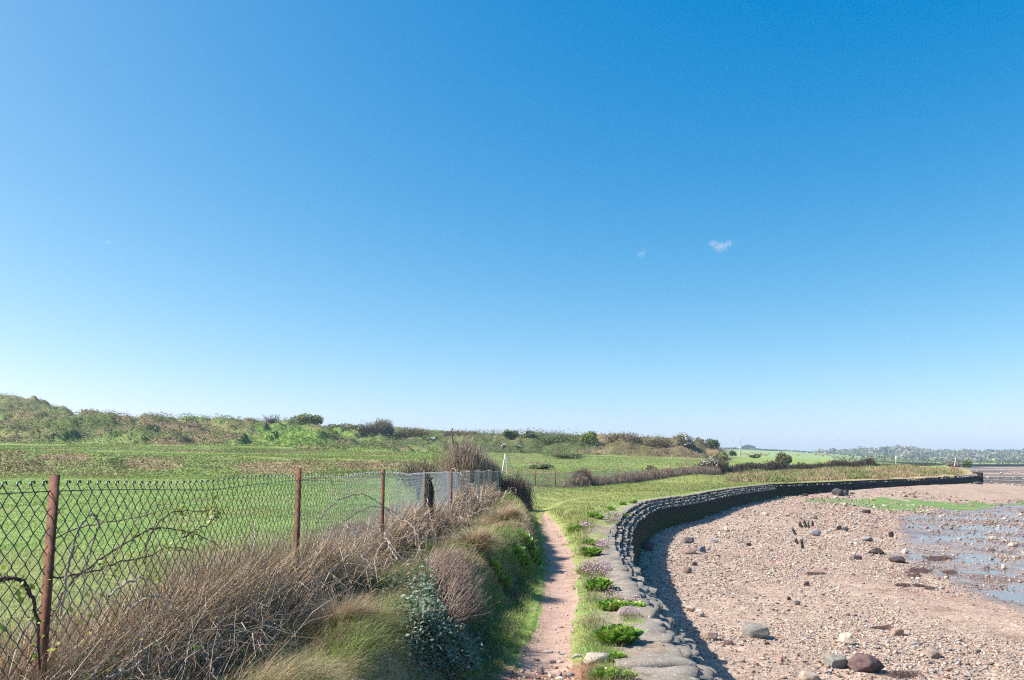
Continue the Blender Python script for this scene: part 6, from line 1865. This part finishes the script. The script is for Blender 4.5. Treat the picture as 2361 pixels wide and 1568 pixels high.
for lab, ax in (('white gull on the dark flats nearest the far wall end', 2254), ('white gull in the middle of three on the dark flats', 2263), ('white gull farthest right on the dark flats', 2290)):
    p_ = hit(ax, 1101, beach_h)[0]; s_ = 2.2 * p_[1] / F_PX / .55
    P = np.array([[-.30, 0, .22], [-.16, 0, .22], [.0, 0, .21], [.12, 0, .25], [.18, 0, .34], [.24, 0, .35], [.31, 0, .34]]); r = np.array([.012, .05, .085, .07, .045, .042, .006])
    v, f = join(tubes(P[None], r[None], 8), tubes(np.array([[[0, .03, .15], [0, .03, .0]], [[.02, -.03, .15], [.02, -.03, .0]]]), np.full((2, 2), .008), 4))
    tag(mesh_np('gull', v * s_ + p_, f, M_HIDE, col=np.tile(C(.75, .75, .75), (len(v), 1))), lab, 'gull', 'gulls on the flats')

# ------------------------------------------------------------------ far shore: hills and woodland, cloud, moon, air
us = np.linspace(.33, 1.25, 160); Ys = np.exp(np.linspace(math.log(760), math.log(1560), 60))
hx, hy, F = polar(us, Ys)
hp = 1180.5 + hx / hy / CP * F_PX
skyl = np.interp(hp, [1700, 1880, 1960, 2040, 2085, 2105, 2125, 2170, 2290, 2400, 2800, 3600], [1060, 1050, 1046, 1041, 1038.5, 1040, 1045, 1048, 1046, 1048, 1050, 1052])
zs = at_y(hp, skyl, 1350.)[:, 2]; zl = at_y(hp, np.full_like(hp, 1068.), 780.)[:, 2]
hz = zl - 4 + (zs - zl + 4) * sst(780, 1350, hy) + 4 * (fbm(hx * .004, hy * .004, 191, 3) - .5) - 30 * sst(1400, 1560, hy)
cl = mix(C(.13, .14, .06) + np.zeros((len(hx), 3)), C(.2, .22, .09), fbm(hx * .01, hy * .01, 193, 3))
tag(mesh_np('hills', np.c_[hx, hy, hz], F, M_GROUND, col=cl), kind='structure')
nt_ = 1500
tu = rg.uniform(.36, .9, nt_); ty = np.exp(rg.uniform(math.log(800), math.log(1420), nt_)); tx = tu * ty
hp = 1180.5 + tx / ty / CP * F_PX
skt = np.interp(hp, [1700, 1880, 1960, 2040, 2085, 2105, 2125, 2170, 2290, 2400, 2800, 3600], [1060, 1050, 1046, 1041, 1038.5, 1040, 1045, 1048, 1046, 1048, 1050, 1052])
zl = at_y(hp, np.full_like(hp, 1068.), 780.)[:, 2]
tz = zl - 4 + (at_y(hp, skt, 1350.)[:, 2] - zl + 4) * sst(780, 1350, ty)
th_ = rg.uniform(4.5, 9, nt_) * np.where(rg.random(nt_) < .08, 1.3, 1)
k = 46
d = rg.normal(size=(nt_, k, 3)); d /= np.linalg.norm(d, axis=2, keepdims=True); d *= rg.uniform(.6, 1.05, (nt_, k, 1))
Pc = np.stack([tx, ty, tz + th_ * .45], -1)[:, None] + d * (np.stack([th_ * .75, th_ * .7, th_ * .55], -1))[:, None]
tc_ = rg.choice(4, nt_, p=[.45, .22, .2, .13])
tcol = np.array([[.27, .24, .17], [.14, .165, .09], [.25, .28, .12], [.09, .11, .08]])[tc_] * rg.uniform(.8, 1.25, (nt_, 1))
v, f = cards(Pc.reshape(-1, 3), np.repeat(th_ * .42, k), rg, .8)
tag(mesh_np('woodland', v, f, M_LEAF, col=rep(rep(tcol, k) * rg.uniform(.75, 1.25, (nt_ * k, 1)), 4)), 'hazy mixed woodland covering the far shore hills', 'woodland', kind='stuff')
# far shore hedge
hl = np.array([[200., 500], [260, 506], [330, 510], [420, 515], [520, 520]])
strip('far_hedge', 'low hedge along the far shore under the woodland', 'hedge', hl, 3.4, 2.5, (1600, 1.3, C(.06, .09, .035), C(.12, .15, .06)), (900, 1.2, .08, C(.24, .18, .14), TW), 67)

# daytime crescent moon, low in the left sky
M_MOON, nt, p = new_mat('moon_rock')
tr = N(nt, 'ShaderNodeBsdfTransparent'); ad = N(nt, 'ShaderNodeAddShader')
df = N(nt, 'ShaderNodeBsdfDiffuse'); df.inputs['Color'].default_value = (.06, .06, .06, 1)
nn = noise_node(nt, .03, 3, .5); nt.links.new(ramp(nt, nn.outputs['Fac'], [(.3, (.05, .05, .05)), (.7, (.10, .10, .10))]).outputs[0], df.inputs['Color'])
nt.links.new(tr.outputs[0], ad.inputs[0]); nt.links.new(df.outputs[0], ad.inputs[1])
_ge = N(nt, 'ShaderNodeNewGeometry'); _mx = N(nt, 'ShaderNodeMixShader'); nt.links.new(_ge.outputs['Backfacing'], _mx.inputs[0]); nt.links.new(ad.outputs[0], _mx.inputs[1]); nt.links.new(tr.outputs[0], _mx.inputs[2])
nt.links.new(_mx.outputs[0], nt.nodes['Material Output'].inputs['Surface'])
mc_ = at_y(252, 563, 7000.)
bm = bmesh.new(); bmesh.ops.create_uvsphere(bm, u_segments=32, v_segments=16, radius=30)
me = bpy.data.meshes.new('moon'); bm.to_mesh(me); bm.free(); me.materials.append(M_MOON)
me.polygons.foreach_set('use_smooth', np.ones(len(me.polygons), bool))
mo = bpy.data.objects.new('moon', me); COL.objects.link(mo); mo.location = mc_
tag(mo, 'faint white crescent moon low in the left sky', 'moon')


def cloud(label, blobs, Y, dens, seed):
    """a wisp of vapour: soft noisy density inside a closed body"""
    m = bpy.data.materials.new('cloud_vapour'); m.use_nodes = True; nt = m.node_tree
    nt.nodes.remove(nt.nodes['Principled BSDF'])
    pv = N(nt, 'ShaderNodeVolumePrincipled'); pv.inputs['Color'].default_value = (.95, .95, 1, 1); pv.inputs['Anisotropy'].default_value = .2
    tc = N(nt, 'ShaderNodeTexCoord')
    s_ = Y / F_PX
    tot = None
    c0 = at_y(blobs[0][0], blobs[0][1], Y)
    for (bx_, by_, rx_, ry_, am) in blobs:
        c = at_y(bx_, by_, Y) - c0
        mp_ = N(nt, 'ShaderNodeMapping', vector_type='POINT')
        mp_.inputs['Location'].default_value = (-c[0] / (rx_ * s_), -c[1] / (rx_ * s_), -c[2] / (ry_ * s_)); mp_.inputs['Scale'].default_value = (1 / (rx_ * s_), 1 / (rx_ * s_), 1 / (ry_ * s_))
        nt.links.new(tc.outputs['Object'], mp_.inputs['Vector'])
        ln_ = N(nt, 'ShaderNodeVectorMath', operation='LENGTH'); nt.links.new(mp_.outputs[0], ln_.inputs[0])
        mr_ = N(nt, 'ShaderNodeMapRange', interpolation_type='SMOOTHSTEP'); nt.links.new(ln_.outputs['Value'], mr_.inputs[0]); mr_.inputs[1].default_value = 1; mr_.inputs[2].default_value = .1; mr_.inputs[3].default_value = 0; mr_.inputs[4].default_value = am
        if tot is None: tot = mr_.outputs[0]
        else:
            a_ = N(nt, 'ShaderNodeMath', operation='ADD'); nt.links.new(tot, a_.inputs[0]); nt.links.new(mr_.outputs[0], a_.inputs[1]); tot = a_.outputs[0]
    nz = noise_node(nt, 1 / (7 * s_), 4, .6, tc.outputs['Object'])
    mm_ = N(nt, 'ShaderNodeMapRange'); nt.links.new(nz.outputs['Fac'], mm_.inputs[0]); mm_.inputs[1].default_value = .38; mm_.inputs[2].default_value = .7
    q = N(nt, 'ShaderNodeMath', operation='MULTIPLY'); nt.links.new(tot, q.inputs[0]); nt.links.new(mm_.outputs[0], q.inputs[1])
    q2 = N(nt, 'ShaderNodeMath', operation='MULTIPLY'); nt.links.new(q.outputs[0], q2.inputs[0]); q2.inputs[1].default_value = dens
    nt.links.new(q2.outputs[0], pv.inputs['Density']); nt.links.new(pv.outputs[0], nt.nodes['Material Output'].inputs['Volume'])
    bm = bmesh.new(); bmesh.ops.create_icosphere(bm, subdivisions=3, radius=1)
    xs = [b[0] - blobs[0][0] for b in blobs]; rmax = max(abs(a) + b[2] for a, b in zip(xs, blobs)); zmax = max(abs(b[1] - blobs[0][1]) + b[3] for b in blobs)
    for v_ in bm.verts: v_.co = (v_.co.x * rmax * s_ * 1.15, v_.co.y * rmax * s_ * .7, v_.co.z * zmax * s_ * 1.3)
    me = bpy.data.meshes.new('cloud'); bm.to_mesh(me); bm.free(); me.materials.append(m)
    o = bpy.data.objects.new('cloud', me); COL.objects.link(o); o.location = c0
    tag(o, label, 'cloud')


cloud('small white wisp of cloud alone in the right sky', [(1661, 570, 22, 15, 1.0), (1644, 561, 15, 11, .7), (1680, 561, 14, 10, .8)], 4000., .035, 1)
cloud('very faint cloud wisp left of the white one', [(1478, 586, 15, 12, 1.0), (1484, 578, 9, 9, .8)], 4200., .012, 2)

hz_m = bpy.data.materials.new('air'); hz_m.use_nodes = True; nt = hz_m.node_tree
nt.nodes.remove(nt.nodes['Principled BSDF'])
pv = N(nt, 'ShaderNodeVolumePrincipled'); pv.inputs['Color'].default_value = (.62, .84, 1.0, 1); pv.inputs['Density'].default_value = .00028; pv.inputs['Anisotropy'].default_value = .0
nt.links.new(pv.outputs[0], nt.nodes['Material Output'].inputs['Volume'])
v, f = boxes([[0, 1100., 15.]], [[6400., 2400., 37.]])
tag(mesh_np('haze', v, f, hz_m, smooth=False), kind='stuff')
